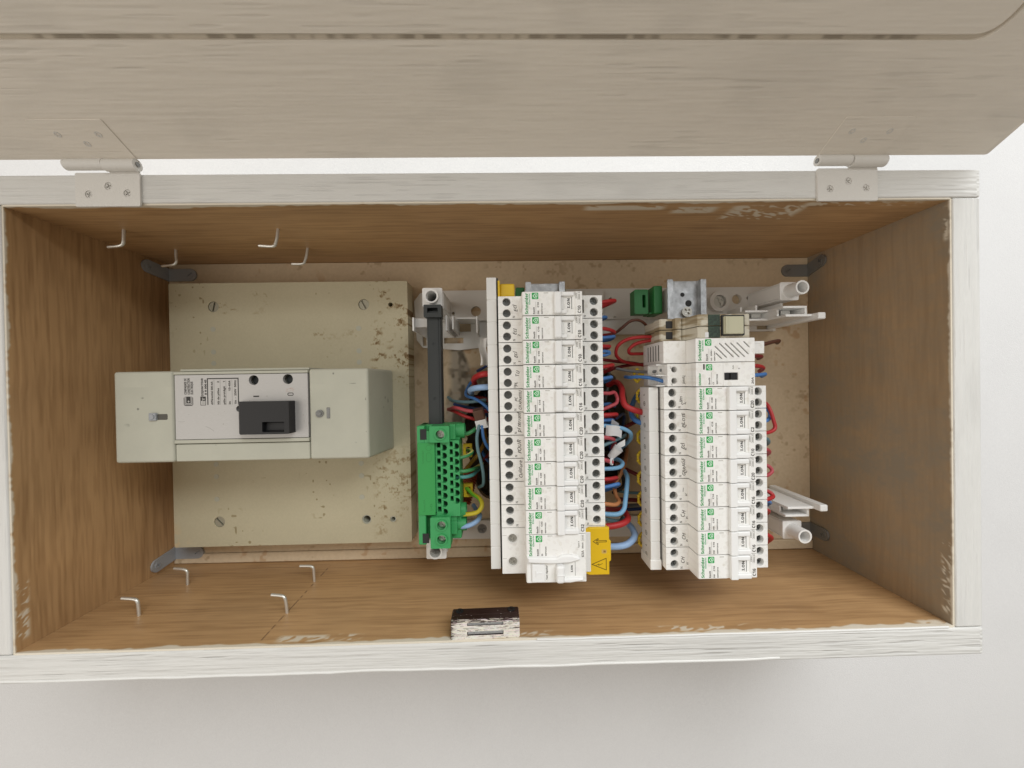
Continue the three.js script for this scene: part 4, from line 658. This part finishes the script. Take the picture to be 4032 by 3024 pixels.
{
  // contactor
  const yc = 11.5 - 9; const b = thing('contactor', 'white contactor module with black slider between buzzer and breakers', 'contactor', [X2, yc, 0]);
  const tex = canvasTex(81 * KP, 18 * KP, (g, w, h) => {
    plasticBase(g, w, h, 71); const P = printer(g, 18);
    P.rot('Schneider', 21.6, -8.2, { len: 9.2, size: 2.1, bold: true, col: '#0f8a3c' }); P.logo(25.6, 7.6, 4.6); P.rot('Resi9', 28.6, -7.6, { len: 5.2, size: 1.7, bold: true, col: '#5d5a56' }); P.line(29.6, -7.6, 29.6, 1.4, 0.16); P.rot('CT', 31.6, -7.6, { len: 2, size: 1.5, bold: true, col: '#6c6965' }); P.rot('R9PCTH20', 34.4, -7.4, { len: 7.6, size: 1.3, col: '#6c6965', bold: true });
    P.line(38.4, 9, 38.4, -9, 0.12, '#b3b0a8'); P.rot('Auto', 46.4, 3.6, { len: 3, size: 1.4, col: '#7d7a74' }); P.rot('0', 51, 3.6, { size: 1.6, col: '#7d7a74' }); P.rot('20A', 61.4, -7.6, { len: 5, size: 2.2, bold: true, col: '#6c6965' }); P.rot('A1', 6.2, 5, { size: 1.8, col: '#6c6965' }); P.rot('A2', 7, -8, { size: 1.8, col: '#6c6965' });
    P.hand('JouEL', 16.6, -7, 2.4, 8, 72);
  });
  const m = std(lin(0.955, 0.955, 0.95), 0.42, 0, { map: tex, ...bumpFine });
  const g = merge([box(0.5, 62, -8.8, 8.8, 60, 92), plate(rect(3, 18, -8.8, 8.8, 0.4), [circ(8.4, 4.4, 2.4), circ(8.4, -4.4, 2.4)], 92, 104, 0.3, 10), plate(rect(17.9, 62.4, -8.8, 8.8, 0.4), [rectHole(39.2, 49.8, -4.4, 1.2, 0.2), rectHole(23.4, 25, 3.6, 7.8, 0.1)], 113, 119, 0.3), box(17.9, 62.4, -8.8, 8.8, 92, 113.4), box(62, 65.6, -8.4, 2, 80, 108, 0.4)]);
  part('body', uvFront(g), m, b);
  part('slider', [box(39.6, 49.4, -4.1, 0.9, 113.2, 118.4, 0.4), box(43.8, 45, -4.1, 0.9, 118, 119.6, 0.3)], M.black, b); part('state_window', [box(23.5, 24.9, 3.7, 7.7, 113.2, 117.6)], M.dark, b);
  for (const y of [4.4, -4.4]) part('terminal_screw', [screwHead(8.4, y, 90, 95, 2.3, y)], M.screw, b);
  part('wire_funnel', uvBox(merge([box(-4.6, 3.2, 7.8, 8.8, 84, 101, 0.3), box(-4.6, 3.2, -8.8, -7.8, 84, 101, 0.3), box(-4.6, 3.2, -0.5, 0.5, 84, 101, 0.3), box(-4.6, 3, -8, 8, 82, 84.4, 0.2)])), M.white, b);
  const o = part('yellow_clip', G.ringClip, M.yellowOld, b); o.position.set(-6.2 * MM, 0.5 * MM, 62 * MM);
}

// ---------- wires ----------
function wire(color, r, pts, label, group) {
  const L = pts.reduce((s, p, i) => i ? s + Math.hypot(p[0] - pts[i - 1][0], p[1] - pts[i - 1][1], p[2] - pts[i - 1][2]) : 0, 0);
  const g = tubeG(pts, r, Math.max(16, Math.round(L / 1.6)), 10);
  if (color.startsWith('earth')) { const uv = g.attributes.uv; for (let i = 0; i < uv.count; i++) uv.setX(i, uv.getX(i) * L / 90); }
  const caps = [pts[0], pts[pts.length - 1]].map((p) => new THREE.SphereGeometry(r * 0.98, 10, 6).translate(...p));
  return single('wire', label, 'wire', [g, ...caps], wireMat[color], group);
}
// between the two rows, from the top down
wire('red', 1.7, [[74.2, 61.6, 90.0], [86.8, 64.7, 86.0], [94.2, 66.5, 79.0], [93.6, 67.0, 64.0], [83.9, 64.1, 54.0]], 'short red wire looping out beside the topmost breaker of the longer row');
wire('blue', 1.4, [[75.5, 51.8, 84.0], [84.5, 52.9, 78.0], [88.2, 53.7, 73.0], [89.2, 54.0, 60.0], [84.2, 52.8, 52.0]], 'tiny blue wire end beside the gap between the two topmost breakers');
wire('red', 1.6, [[73.9, 42.3, 90.0], [87.2, 42.0, 82.0], [96.2, 41.0, 70.0], [96.5, 41.0, 52.0], [88.2, 41.2, 40.0]], 'red wire leaving the second breaker of the longer row');
wire('brown', 1.3, [[88.9, 40.4, 42.0], [100.8, 42.0, 55.0], [106.3, 46.3, 60.0], [112.5, 51.3, 62.0], [119.3, 52.8, 61.0], [126.5, 50.6, 58.0], [130.8, 46.8, 54.0], [132.2, 40.3, 50.0]], 'dark brown wire arching up to the old relay');
wire('blue', 1.4, [[74.8, 34.2, 86.0], [88.0, 35.6, 80.0], [95.3, 37.1, 72.0], [95.8, 35.9, 56.0], [86.9, 35.6, 45.0]], 'blue wire leaving the second breaker under the brown arch');
wire('red', 1.5, [[133.9, 35.4, 76.0], [119.7, 36.2, 73.0], [107.4, 34.5, 70.0], [99.9, 29.5, 68.0], [99.0, 22.9, 64.0], [104.2, 18.0, 58.0], [116.0, 14.7, 50.0], [134.4, 12.3, 45.0]], 'red wire bent in a wide loop below the old relay');
wire('red', 1.5, [[134.3, 33.7, 75.0], [122.2, 32.5, 72.0], [114.0, 30.2, 70.0], [109.3, 25.5, 68.0], [111.1, 22.8, 65.0], [119.7, 22.6, 60.0], [133.1, 23.2, 55.0]], 'red wire bent in a narrow hairpin into the buzzer');
wire('red', 1.5, [[73.7, 27.0, 90.0], [84.7, 27.8, 84.0], [89.6, 28.0, 78.0], [89.9, 27.4, 60.0], [84.3, 26.9, 50.0]], 'red wire end beside the third breaker of the longer row');
wire('blue', 1.4, [[75.1, 23.5, 84.0], [85.7, 23.8, 80.0], [90.2, 22.7, 77.0], [86.2, 20.8, 78.0], [75.5, 19.8, 82.0]], 'blue wire folded back on itself beside the third breaker');
wire('darkRed', 1.5, [[81.1, 19.0, 58.0], [104.2, 16.5, 50.0], [122.4, 14.6, 45.0], [138.7, 11.4, 40.0]], 'dark red wire running under the wide red loop');
wire('red', 1.7, [[73.4, 8.9, 90.0], [84.2, 10.8, 85.0], [92.5, 12.3, 76.0], [94.5, 8.4, 55.0], [87.1, 4.5, 42.0]], 'red wire end beside the fourth breaker of the longer row');
wire('darkRed', 1.5, [[92.0, 5.9, 42.0], [105.3, 11.0, 46.0], [122.8, 13.5, 44.0], [138.7, 13.9, 40.0]], 'dark red wire running behind the grey wire');
wire('grey', 1.3, [[102.9, 9.6, 54.0], [111.9, 7.4, 62.0], [119.7, 6.1, 72.0], [125.2, 5.9, 86.0], [128.6, 7.1, 93.0], [134.9, 9.1, 92.0]], 'grey wire running into the upper clamp of the contactor');
wire('blue', 1.45, [[108.4, 2.1, 60.0], [107.9, 1.5, 74.0], [113.4, 1.7, 83.0], [119.3, 0.7, 90.0], [125.6, -1.5, 95.0], [135.6, -5.0, 90.0]], 'blue wire running into the lower clamp of the contactor');
wire('blue', 1.6, [[73.8, -0.2, 88.0], [85.9, 1.3, 82.0], [91.5, 1.9, 75.0], [92.9, -1.3, 56.0], [86.5, -3.6, 44.0]], 'blue wire end beside the fourth breaker of the longer row');
wire('red', 2.6, [[100.0, -5.1, 34.0], [104.2, -2.7, 45.0], [104.4, -7.9, 62.0], [100.9, -16.3, 75.0], [101.6, -22.1, 80.0], [107.0, -25.5, 82.0], [119.5, -29.1, 80.0]], 'thick red wire curving into the short busbar');
wire('blue', 2.3, [[132.2, -11.9, 30.0], [123.0, -18.6, 42.0], [114.1, -28.1, 58.0], [111.7, -34.3, 71.0], [115.0, -37.1, 77.0], [121.2, -38.2, 78.0]], 'thick blue wire passing under the thick red one into the short busbar');
wire('pink', 1.5, [[73.1, -10.6, 90.0], [86.1, -11.5, 87.0], [92.1, -11.1, 82.0], [95.0, -16.0, 80.0], [93.7, -19.7, 82.0], [87.3, -22.4, 85.0], [73.8, -27.5, 86.0]], 'faded red wire in an angular loop beside the fifth breaker');
wire('blue', 1.4, [[77.8, -22.1, 74.0], [89.3, -22.0, 64.0], [95.9, -22.3, 54.0], [104.1, -25.7, 40.0]], 'blue wire half hidden behind the faded red loop');
wire('red', 1.6, [[72.9, -29.3, 90.0], [86.5, -29.2, 86.0], [94.6, -29.7, 78.0], [95.8, -33.6, 62.0], [86.9, -36.4, 50.0]], 'bright red wire end beside the sixth breaker of the longer row');
wire('blue', 1.7, [[73.7, -34.3, 86.0], [87.0, -34.1, 80.0], [92.9, -35.4, 72.0], [92.9, -39.9, 58.0], [85.4, -42.7, 46.0]], 'dark blue wire end beside the sixth breaker of the longer row');
wire('lightBlue', 1.7, [[73.2, -37.4, 88.0], [88.7, -39.3, 85.0], [99.2, -41.6, 82.0], [105.2, -45.0, 80.0], [108.2, -49.8, 74.0], [108.8, -55.0, 66.0], [107.8, -62.7, 50.0], [107.1, -70.0, 36.0]], 'greyish blue wire bent round beside the white paper tags');
wire('pink', 1.7, [[73.0, -47.5, 88.0], [85.1, -48.4, 86.0], [90.1, -50.2, 82.0], [96.1, -56.3, 66.0], [98.3, -63.7, 50.0]], 'faded red wire coming from under the upper white paper tag');
wire('teal', 1.5, [[73.4, -57.9, 86.0], [83.7, -54.4, 83.0], [92.4, -51.7, 79.0], [102.2, -50.2, 70.0], [108.2, -50.3, 58.0]], 'blue-grey wire slanting up between the two white paper tags');
wire('pink', 1.75, [[72.8, -64.0, 88.0], [82.5, -66.7, 87.0], [88.4, -69.2, 84.0]], 'faded red wire wrapped by the lower white paper tag');
wire('lightBlue', 1.7, [[72.7, -73.4, 88.0], [88.2, -74.2, 85.0], [96.5, -73.8, 81.0], [100.0, -72.0, 76.0], [99.4, -71.0, 68.0], [98.2, -71.7, 58.0]], 'light blue wire hairpin below the lower white paper tag');
wire('red', 1.6, [[72.5, -82.0, 88.0], [85.8, -83.1, 84.0], [94.1, -84.0, 77.0], [95.1, -91.3, 60.0], [86.5, -95.7, 48.0]], 'bright red wire end beside the unmarked C20 breaker');
wire('orange', 1.75, [[118.9, -68.8, 30.0], [112.3, -77.0, 44.0], [106.3, -85.7, 52.0], [99.8, -92.2, 58.0], [96.7, -97.9, 62.0], [96.7, -102.9, 68.0], [96.8, -104.9, 75.0], [91.9, -105.7, 81.0], [83.5, -103.8, 85.0], [72.7, -101.8, 86.0]], 'orange wire with a sharp bend beside the C32 breaker');
wire('blue', 1.6, [[72.9, -90.4, 86.0], [85.4, -89.6, 83.0], [94.9, -88.9, 79.0], [96.7, -96.3, 62.0], [88.3, -103.5, 50.0]], 'blue wire end just above the orange wire');
wire('lightBlue', 1.95, [[72.1, -109.1, 88.0], [85.0, -111.8, 87.0], [93.8, -111.6, 86.0], [98.0, -108.5, 84.0], [100.5, -102.6, 80.0], [103.8, -93.6, 74.0], [107.0, -86.9, 66.0], [109.2, -84.6, 52.0]], 'light blue wire rising in a long hook beside the C32 breaker');
wire('darkRed', 2, [[75.9, -111.6, 72.0], [90.2, -113.9, 68.0], [101.6, -116.7, 60.0], [113.0, -118.3, 46.0]], 'dark red wire inside the light blue hook');
wire('teal', 1.8, [[76.2, -118.5, 70.0], [90.6, -124.3, 66.0], [102.0, -128.4, 58.0], [107.9, -129.4, 48.0]], 'dark blue-grey wire between light blue hook and thick red bend');
wire('red', 2.6, [[72.4, -122.9, 86.0], [89.1, -121.2, 87.0], [97.4, -120.4, 84.0], [103.0, -119.6, 78.0], [105.2, -119.2, 70.0], [106.2, -119.5, 56.0]], 'thick red wire bent round just above the yellow cover');
wire('skyBlue', 2.8, [[78.3, -142.2, 78.0], [94.8, -141.1, 81.0], [102.7, -139.3, 80.0], [109.2, -135.3, 76.0], [110.6, -132.3, 68.0], [109.8, -131.1, 58.0], [110.9, -131.1, 46.0]], 'thick pale blue wire bent round beside the yellow cover');
wire('navy', 1.6, [[109.6, -122.9, 45.0], [120.1, -122.0, 46.0], [134.5, -121.7, 46.0]], 'dark blue wire running straight into the lower end of the short busbar');
wire('grey', 2.2, [[106.9, -123.1, 34.0], [123.6, -122.1, 36.0], [137.6, -121.5, 38.0]], 'grey cable running behind the lower end of the short busbar');
wire('darkRed', 2, [[108.9, -115.6, 36.0], [123.0, -116.0, 38.0], [136.9, -116.4, 40.0]], 'dark red wire running just above the grey cable');
wire('teal', 1.4, [[107.8, -106.6, 40.0], [116.2, -107.0, 44.0], [134.7, -106.9, 46.0]], 'thin blue-grey wire running above the dark red one');
wire('darkRed', 1.9, [[113.6, -86.2, 30.0], [121.6, -89.9, 36.0], [133.5, -95.2, 40.0]], 'dark red wire slanting down to the short busbar');
wire('darkRed', 1.9, [[107.4, -49.9, 40.0], [113.5, -44.7, 44.0], [124.6, -40.5, 40.0]], 'dark red wire crossing behind the greyish blue bend');
// left of the longer row
wire('navy', 1.3, [[-13.1, 16.5, 46.0], [-19.5, 13.3, 38.0], [-26.4, 10.6, 26.0]], 'thin dark blue wire above the thick red one, left of the long busbar');
wire('red', 2.5, [[-7.7, 7.2, 80.0], [-17.1, 6.2, 84.0], [-23.0, 4.7, 76.0], [-27.3, 1.8, 60.0], [-28.0, -2.2, 40.0]], 'thick red wire coming from behind the long busbar');
wire('skyBlue', 2.5, [[-7.9, -4.3, 82.0], [-18.4, -4.7, 84.0], [-25.6, -5.6, 78.0], [-30.3, -7.3, 64.0], [-31.1, -11.2, 40.0]], 'thick pale blue wire coming from behind the long busbar');
wire('blue', 1.4, [[-10.7, -28.5, 72.0], [-18.6, -19.9, 66.0], [-26.9, -15.3, 58.0], [-36.0, -12.4, 46.0], [-35.0, -4.1, 30.0], [-30.0, 3.3, 20.0]], 'thin blue wire curving below the thick pale blue one');
wire('teal', 1.5, [[-54.8, -14.8, 30.0], [-47.8, -17.6, 46.0], [-38.7, -18.2, 54.0], [-29.2, -18.0, 58.0], [-17.8, -16.6, 58.0]], 'blue-grey wire crossing above the pair of red wires');
wire('navy', 1.5, [[-48.3, -21.4, 34.0], [-38.0, -23.6, 40.0], [-25.6, -25.3, 46.0], [-13.8, -25.8, 48.0]], 'dark blue wire just under the blue-grey one');
wire('pink', 1.6, [[-52.9, -25.4, 44.0], [-43.8, -23.0, 60.0], [-33.0, -25.2, 67.0], [-25.2, -25.9, 68.0], [-13.3, -26.3, 60.0]], 'upper red wire of the pair by the small white connector');
wire('red', 1.6, [[-53.5, -25.7, 40.0], [-44.4, -27.0, 56.0], [-33.6, -31.2, 62.0], [-23.6, -33.8, 60.0], [-13.8, -34.5, 50.0]], 'lower red wire of the pair by the small white connector');
wire('teal', 1.4, [[-22.5, -37.4, 72.0], [-24.4, -47.0, 75.0], [-23.9, -57.4, 75.0], [-21.2, -69.6, 73.0], [-19.8, -80.9, 70.0], [-20.6, -90.9, 64.0], [-24.8, -95.3, 56.0]], 'grey wire hanging from the small white connector');
wire('blue', 1.4, [[-20.1, -38.4, 72.0], [-19.0, -48.8, 71.0], [-16.8, -55.3, 68.0], [-10.6, -65.4, 60.0]], 'blue wire coming out of the small white connector');
wire('earth', 1.8, [[-42.1, -45.9, 68.0], [-33.0, -44.9, 70.0], [-27.4, -42.2, 68.0], [-24.2, -38.8, 56.0], [-23.8, -35.3, 40.0]], 'green and yellow earth wire in the upper socket of the green block');
wire('earth', 1.5, [[-45.6, -68.1, 76.0], [-39.1, -64.5, 77.0], [-33.0, -63.1, 74.0], [-29.3, -61.2, 68.0], [-31.6, -60.6, 60.0], [-38.3, -63.4, 48.0]], 'green and yellow earth wire curling up from a slot of the green block');
wire('earth', 1.6, [[-45.9, -75.2, 76.0], [-37.2, -75.8, 77.0], [-30.1, -75.8, 72.0], [-26.3, -78.2, 50.0], [-22.4, -78.3, 36.0]], 'straight green and yellow earth wire in the middle of the green block');
wire('aqua', 1.6, [[-46.1, -80.4, 75.0], [-36.3, -81.0, 76.0], [-30.2, -81.1, 70.0], [-26.9, -82.6, 48.0], [-22.7, -81.6, 32.0]], 'blue-green wire directly below the straight earth wire');
wire('earthYellow', 1.9, [[-42.8, -113.7, 72.0], [-31.6, -112.9, 75.0], [-24.1, -110.5, 76.0], [-21.1, -106.1, 74.0], [-23.2, -102.2, 68.0], [-29.9, -99.9, 61.0], [-35.9, -96.2, 55.0], [-41.9, -93.8, 48.0], [-46.6, -89.4, 38.0]], 'yellow-green earth wire bent in a wide S below the green block slots');
wire('ochre', 1.8, [[-43.2, -88.8, 36.0], [-33.8, -77.0, 44.0], [-26.9, -68.9, 46.0], [-22.5, -62.6, 42.0], [-19.9, -57.4, 30.0]], 'ochre wire slanting up behind the earth wires');
wire('skyBlue', 2.1, [[-43.0, -125.1, 72.0], [-32.2, -122.6, 75.0], [-25.8, -119.8, 73.0], [-23.9, -118.7, 64.0], [-27.0, -119.8, 50.0], [-31.8, -118.9, 34.0]], 'pale blue wire in the lowest socket of the green block');
// right ends of the shorter row
wire('brown', 1.7, [[213.3, 26.1, 84.0], [221.4, 27.8, 80.0], [239.2, 31.0, 66.0], [251.3, 32.7, 56.0], [261.5, 32.3, 40.0]], 'brown wire sticking out beside the buzzer');
wire('darkRed', 1.6, [[207.5, 17.5, 86.0], [215.8, 17.7, 81.0], [222.1, 17.6, 75.0], [230.7, 16.7, 58.0]], 'dark red wire end beside the lower part of the buzzer');
wire('red', 1.7, [[208.5, 9.4, 86.0], [217.9, 8.9, 80.0], [225.6, 7.5, 72.0], [233.7, 5.2, 55.0]], 'red wire end at the upper right of the contactor');
wire('blue', 1.6, [[207.1, 1.4, 88.0], [216.5, 1.9, 83.0], [223.7, 2.4, 77.0], [232.6, 0.5, 60.0]], 'blue wire end at the lower right of the contactor');
wire('red', 1.5, [[223.3, -20.2, 70.0], [225.4, -23.3, 76.0], [226.0, -29.1, 80.0], [227.1, -36.9, 82.0], [227.7, -43.1, 83.0], [224.3, -45.7, 84.0], [211.8, -47.6, 88.0]], 'red wire in a long bend beside the clim and Pilote breakers');
wire('blue', 1.5, [[221.6, -27.3, 74.0], [225.8, -28.1, 76.0], [228.4, -31.6, 76.0], [226.1, -35.8, 78.0], [216.0, -39.5, 82.0]], 'blue wire loop inside the long red bend');
wire('teal', 1.8, [[213.2, -50.1, 86.0], [223.4, -53.5, 79.0], [229.1, -57.3, 72.0], [234.4, -62.9, 58.0]], 'dark blue wire end beside the shorter row breaker marked Ecl');
wire('pink', 1.8, [[213.0, -60.3, 86.0], [221.9, -62.0, 81.0], [227.8, -65.2, 75.0], [235.5, -72.0, 58.0]], 'faded red wire end beside the shorter row breaker marked Ecl');
wire('pink', 1.5, [[218.3, -74.9, 78.0], [223.7, -76.1, 80.0], [226.1, -79.6, 81.0], [222.0, -82.5, 83.0], [212.8, -83.7, 86.0]], 'faded red wire loop beside the Garage breaker');
wire('red', 1.7, [[222.1, -98.5, 72.0], [227.9, -100.0, 75.0], [229.5, -102.5, 77.0], [223.6, -103.6, 81.0], [212.5, -103.3, 86.0]], 'red wire loop beside the breaker marked with a dash');
wire('blue', 1.5, [[217.9, -105.9, 78.0], [226.7, -108.2, 74.0], [234.5, -112.3, 66.0], [239.1, -119.7, 52.0]], 'blue wire end just below the lowest red loop');
wire('red', 1.5, [[213.5, -111.0, 86.0], [222.0, -113.6, 80.0], [229.1, -117.8, 72.0], [236.2, -127.2, 56.0]], 'small red wire end beside the breaker third from the bottom');
wire('red', 1.8, [[213.3, -131.0, 86.0], [222.3, -135.0, 81.0], [229.7, -140.2, 74.0], [238.3, -151.6, 56.0]], 'red wire end beside the breaker second from the bottom');
// wires deep in the opening, all in the dark behind the rows
seedState = 4242;
const deepColors = ['navy', 'black', 'darkRed', 'navy', 'black', 'grey', 'navy', 'brown', 'black', 'teal', 'darkRed', 'black', 'navy', 'brown', 'black', 'darkRed', 'navy', 'black', 'blue', 'darkRed', 'teal', 'black', 'red', 'navy', 'aqua', 'darkRed', 'ochre', 'black', 'blue', 'navy', 'red', 'black'];
const deepName = { navy: 'dark blue', black: 'black', darkRed: 'dark red', grey: 'dull grey', brown: 'brown', teal: 'slate blue', blue: 'mid blue', red: 'plain red', aqua: 'sea green', ochre: 'yellow-brown' };
deepColors.forEach((c, i) => {
  const left = i % 2 === 0, xa = left ? rr(-36, -14) : rr(84, 108), xb = left ? rr(-20, 10) : rr(70, 118), ya = rr(-100, 8), yb = rr(-105, 12);
  wire(c, rr(1.4, 2.2), [[xa, ya, -60], [xa + rr(-6, 6), (ya * 0.7 + yb * 0.3), -16], [(xa + xb) / 2, (ya + yb) / 2 + rr(-8, 8), rr(8, 24)], [xb, yb, rr(22, 38)], [xb + (left ? 14 : -14), yb + rr(-6, 6), rr(40, 52)]], deepName[c] + ' wire deep in the dark opening ' + (left ? 'beside the green block' : 'between the breaker rows'), 'wires deep in the wall opening');
});
// orange conduit stub, small connector, paper tags
{
  const rings = []; for (let i = 0; i < 14; i++) rings.push(new THREE.TorusGeometry(6.2, 1, 6, 16).rotateX(Math.PI / 2).translate(0, -i * 2.3, 0));
  const g = merge([new THREE.CylinderGeometry(6, 6, 34, 16, 1, true).translate(0, -15, 0), ...rings]).rotateX(-0.35).rotateZ(-0.25).translate(-34, -88, 22);
  single('conduit', 'rust-orange corrugated conduit stub behind the yellow-green earth wire', 'conduit', [g], wireMat.conduit);
  const c = thing('wire_connector', 'small white wire connector with brown top between earth block and long busbar', 'connector', [-21.4, -32.4, 70.0]);
  c.rotation.z = 0.22; c.rotation.x = 0.3;
  part('cap', [box(-4.6, 4.6, 0, 9.5, -4, 4, 1)], std(lin(0.1, 0.045, 0.025), 0.5), c); part('sleeve', [box(-4.8, 4.8, -6, 0.6, -4.2, 4.2, 0.6), box(-5.4, 5.4, -7.2, -5.6, -4.8, 4.8, 0.4)], M.paper, c);
  const sheet = (fn, nu, nv, th) => { const g = new THREE.PlaneGeometry(1, 1, nu, nv), p = g.attributes.position; for (let i = 0; i < p.count; i++) { const q = fn(p.getX(i) + 0.5, p.getY(i) + 0.5, 0); p.setXYZ(i, ...q); } g.computeVertexNormals(); const b = g.clone(), n = g.attributes.normal, bp = b.attributes.position; for (let i = 0; i < bp.count; i++) bp.setXYZ(i, bp.getX(i) - n.getX(i) * th, bp.getY(i) - n.getY(i) * th, bp.getZ(i) - n.getZ(i) * th); return merge([g, b]); };
  const o1 = [88.8, -43.4, 86.0];
  single('paper_tag', 'white paper tag folded over a wire beside the sixth breaker', 'tag', [sheet((u, v) => { const a = (u - 0.25) * 2.6; return [o1[0] + (u - 0.4) * 15, o1[1] + (v - 0.5) * 9 - (u - 0.4) * 8 + 3 * Math.sin(a), o1[2] + 5 * Math.cos(a) - 4 + 3 * v]; }, 14, 4, 0.15), sheet((u, v) => [o1[0] + 1 + u * 6, o1[1] + 5 + v * 5 - u * 4, o1[2] - 8 + 3 * v], 4, 2, 0.15)], M.paper);
  const o2 = [91.1, -61.4, 86.0];
  const roll = new THREE.CylinderGeometry(4.2, 2.8, 11, 18, 3, true).rotateZ(-0.55).rotateX(0.5).translate(o2[0], o2[1], o2[2] - 3);
  const roll2 = new THREE.CylinderGeometry(3.9, 2.6, 11, 18, 3, true).rotateZ(-0.55).rotateX(0.5).translate(o2[0], o2[1], o2[2] - 3);
  single('paper_tag', 'white paper tag rolled like a tube below the folded one', 'tag', [roll, roll2, sheet((u, v) => [o2[0] + 3 + u * 6, o2[1] + 2 + v * 5 + u * 4, o2[2] - 5 + u * 2], 4, 2, 0.15), ring(0, 0, -0.7, 0.7, 3, 1.8).rotateY(1).translate(o2[0] - 3, o2[1] - 7, o2[2] - 1)], M.paper);
  const o3 = [-17.4, 26.5, 60.0];
  single('clear_sleeve', 'crumpled clear plastic scrap tucked behind the upper part of the long busbar', 'scrap', [sheet((u, v) => [o3[0] - 4 + u * 6 + Math.sin(v * 7) * 0.8, o3[1] - 12 + v * 24, o3[2] + 3 * Math.sin(u * 5 + v * 3)], 6, 8, 0.15)], M.clearWhite);
}

renderer.render(scene, camera);
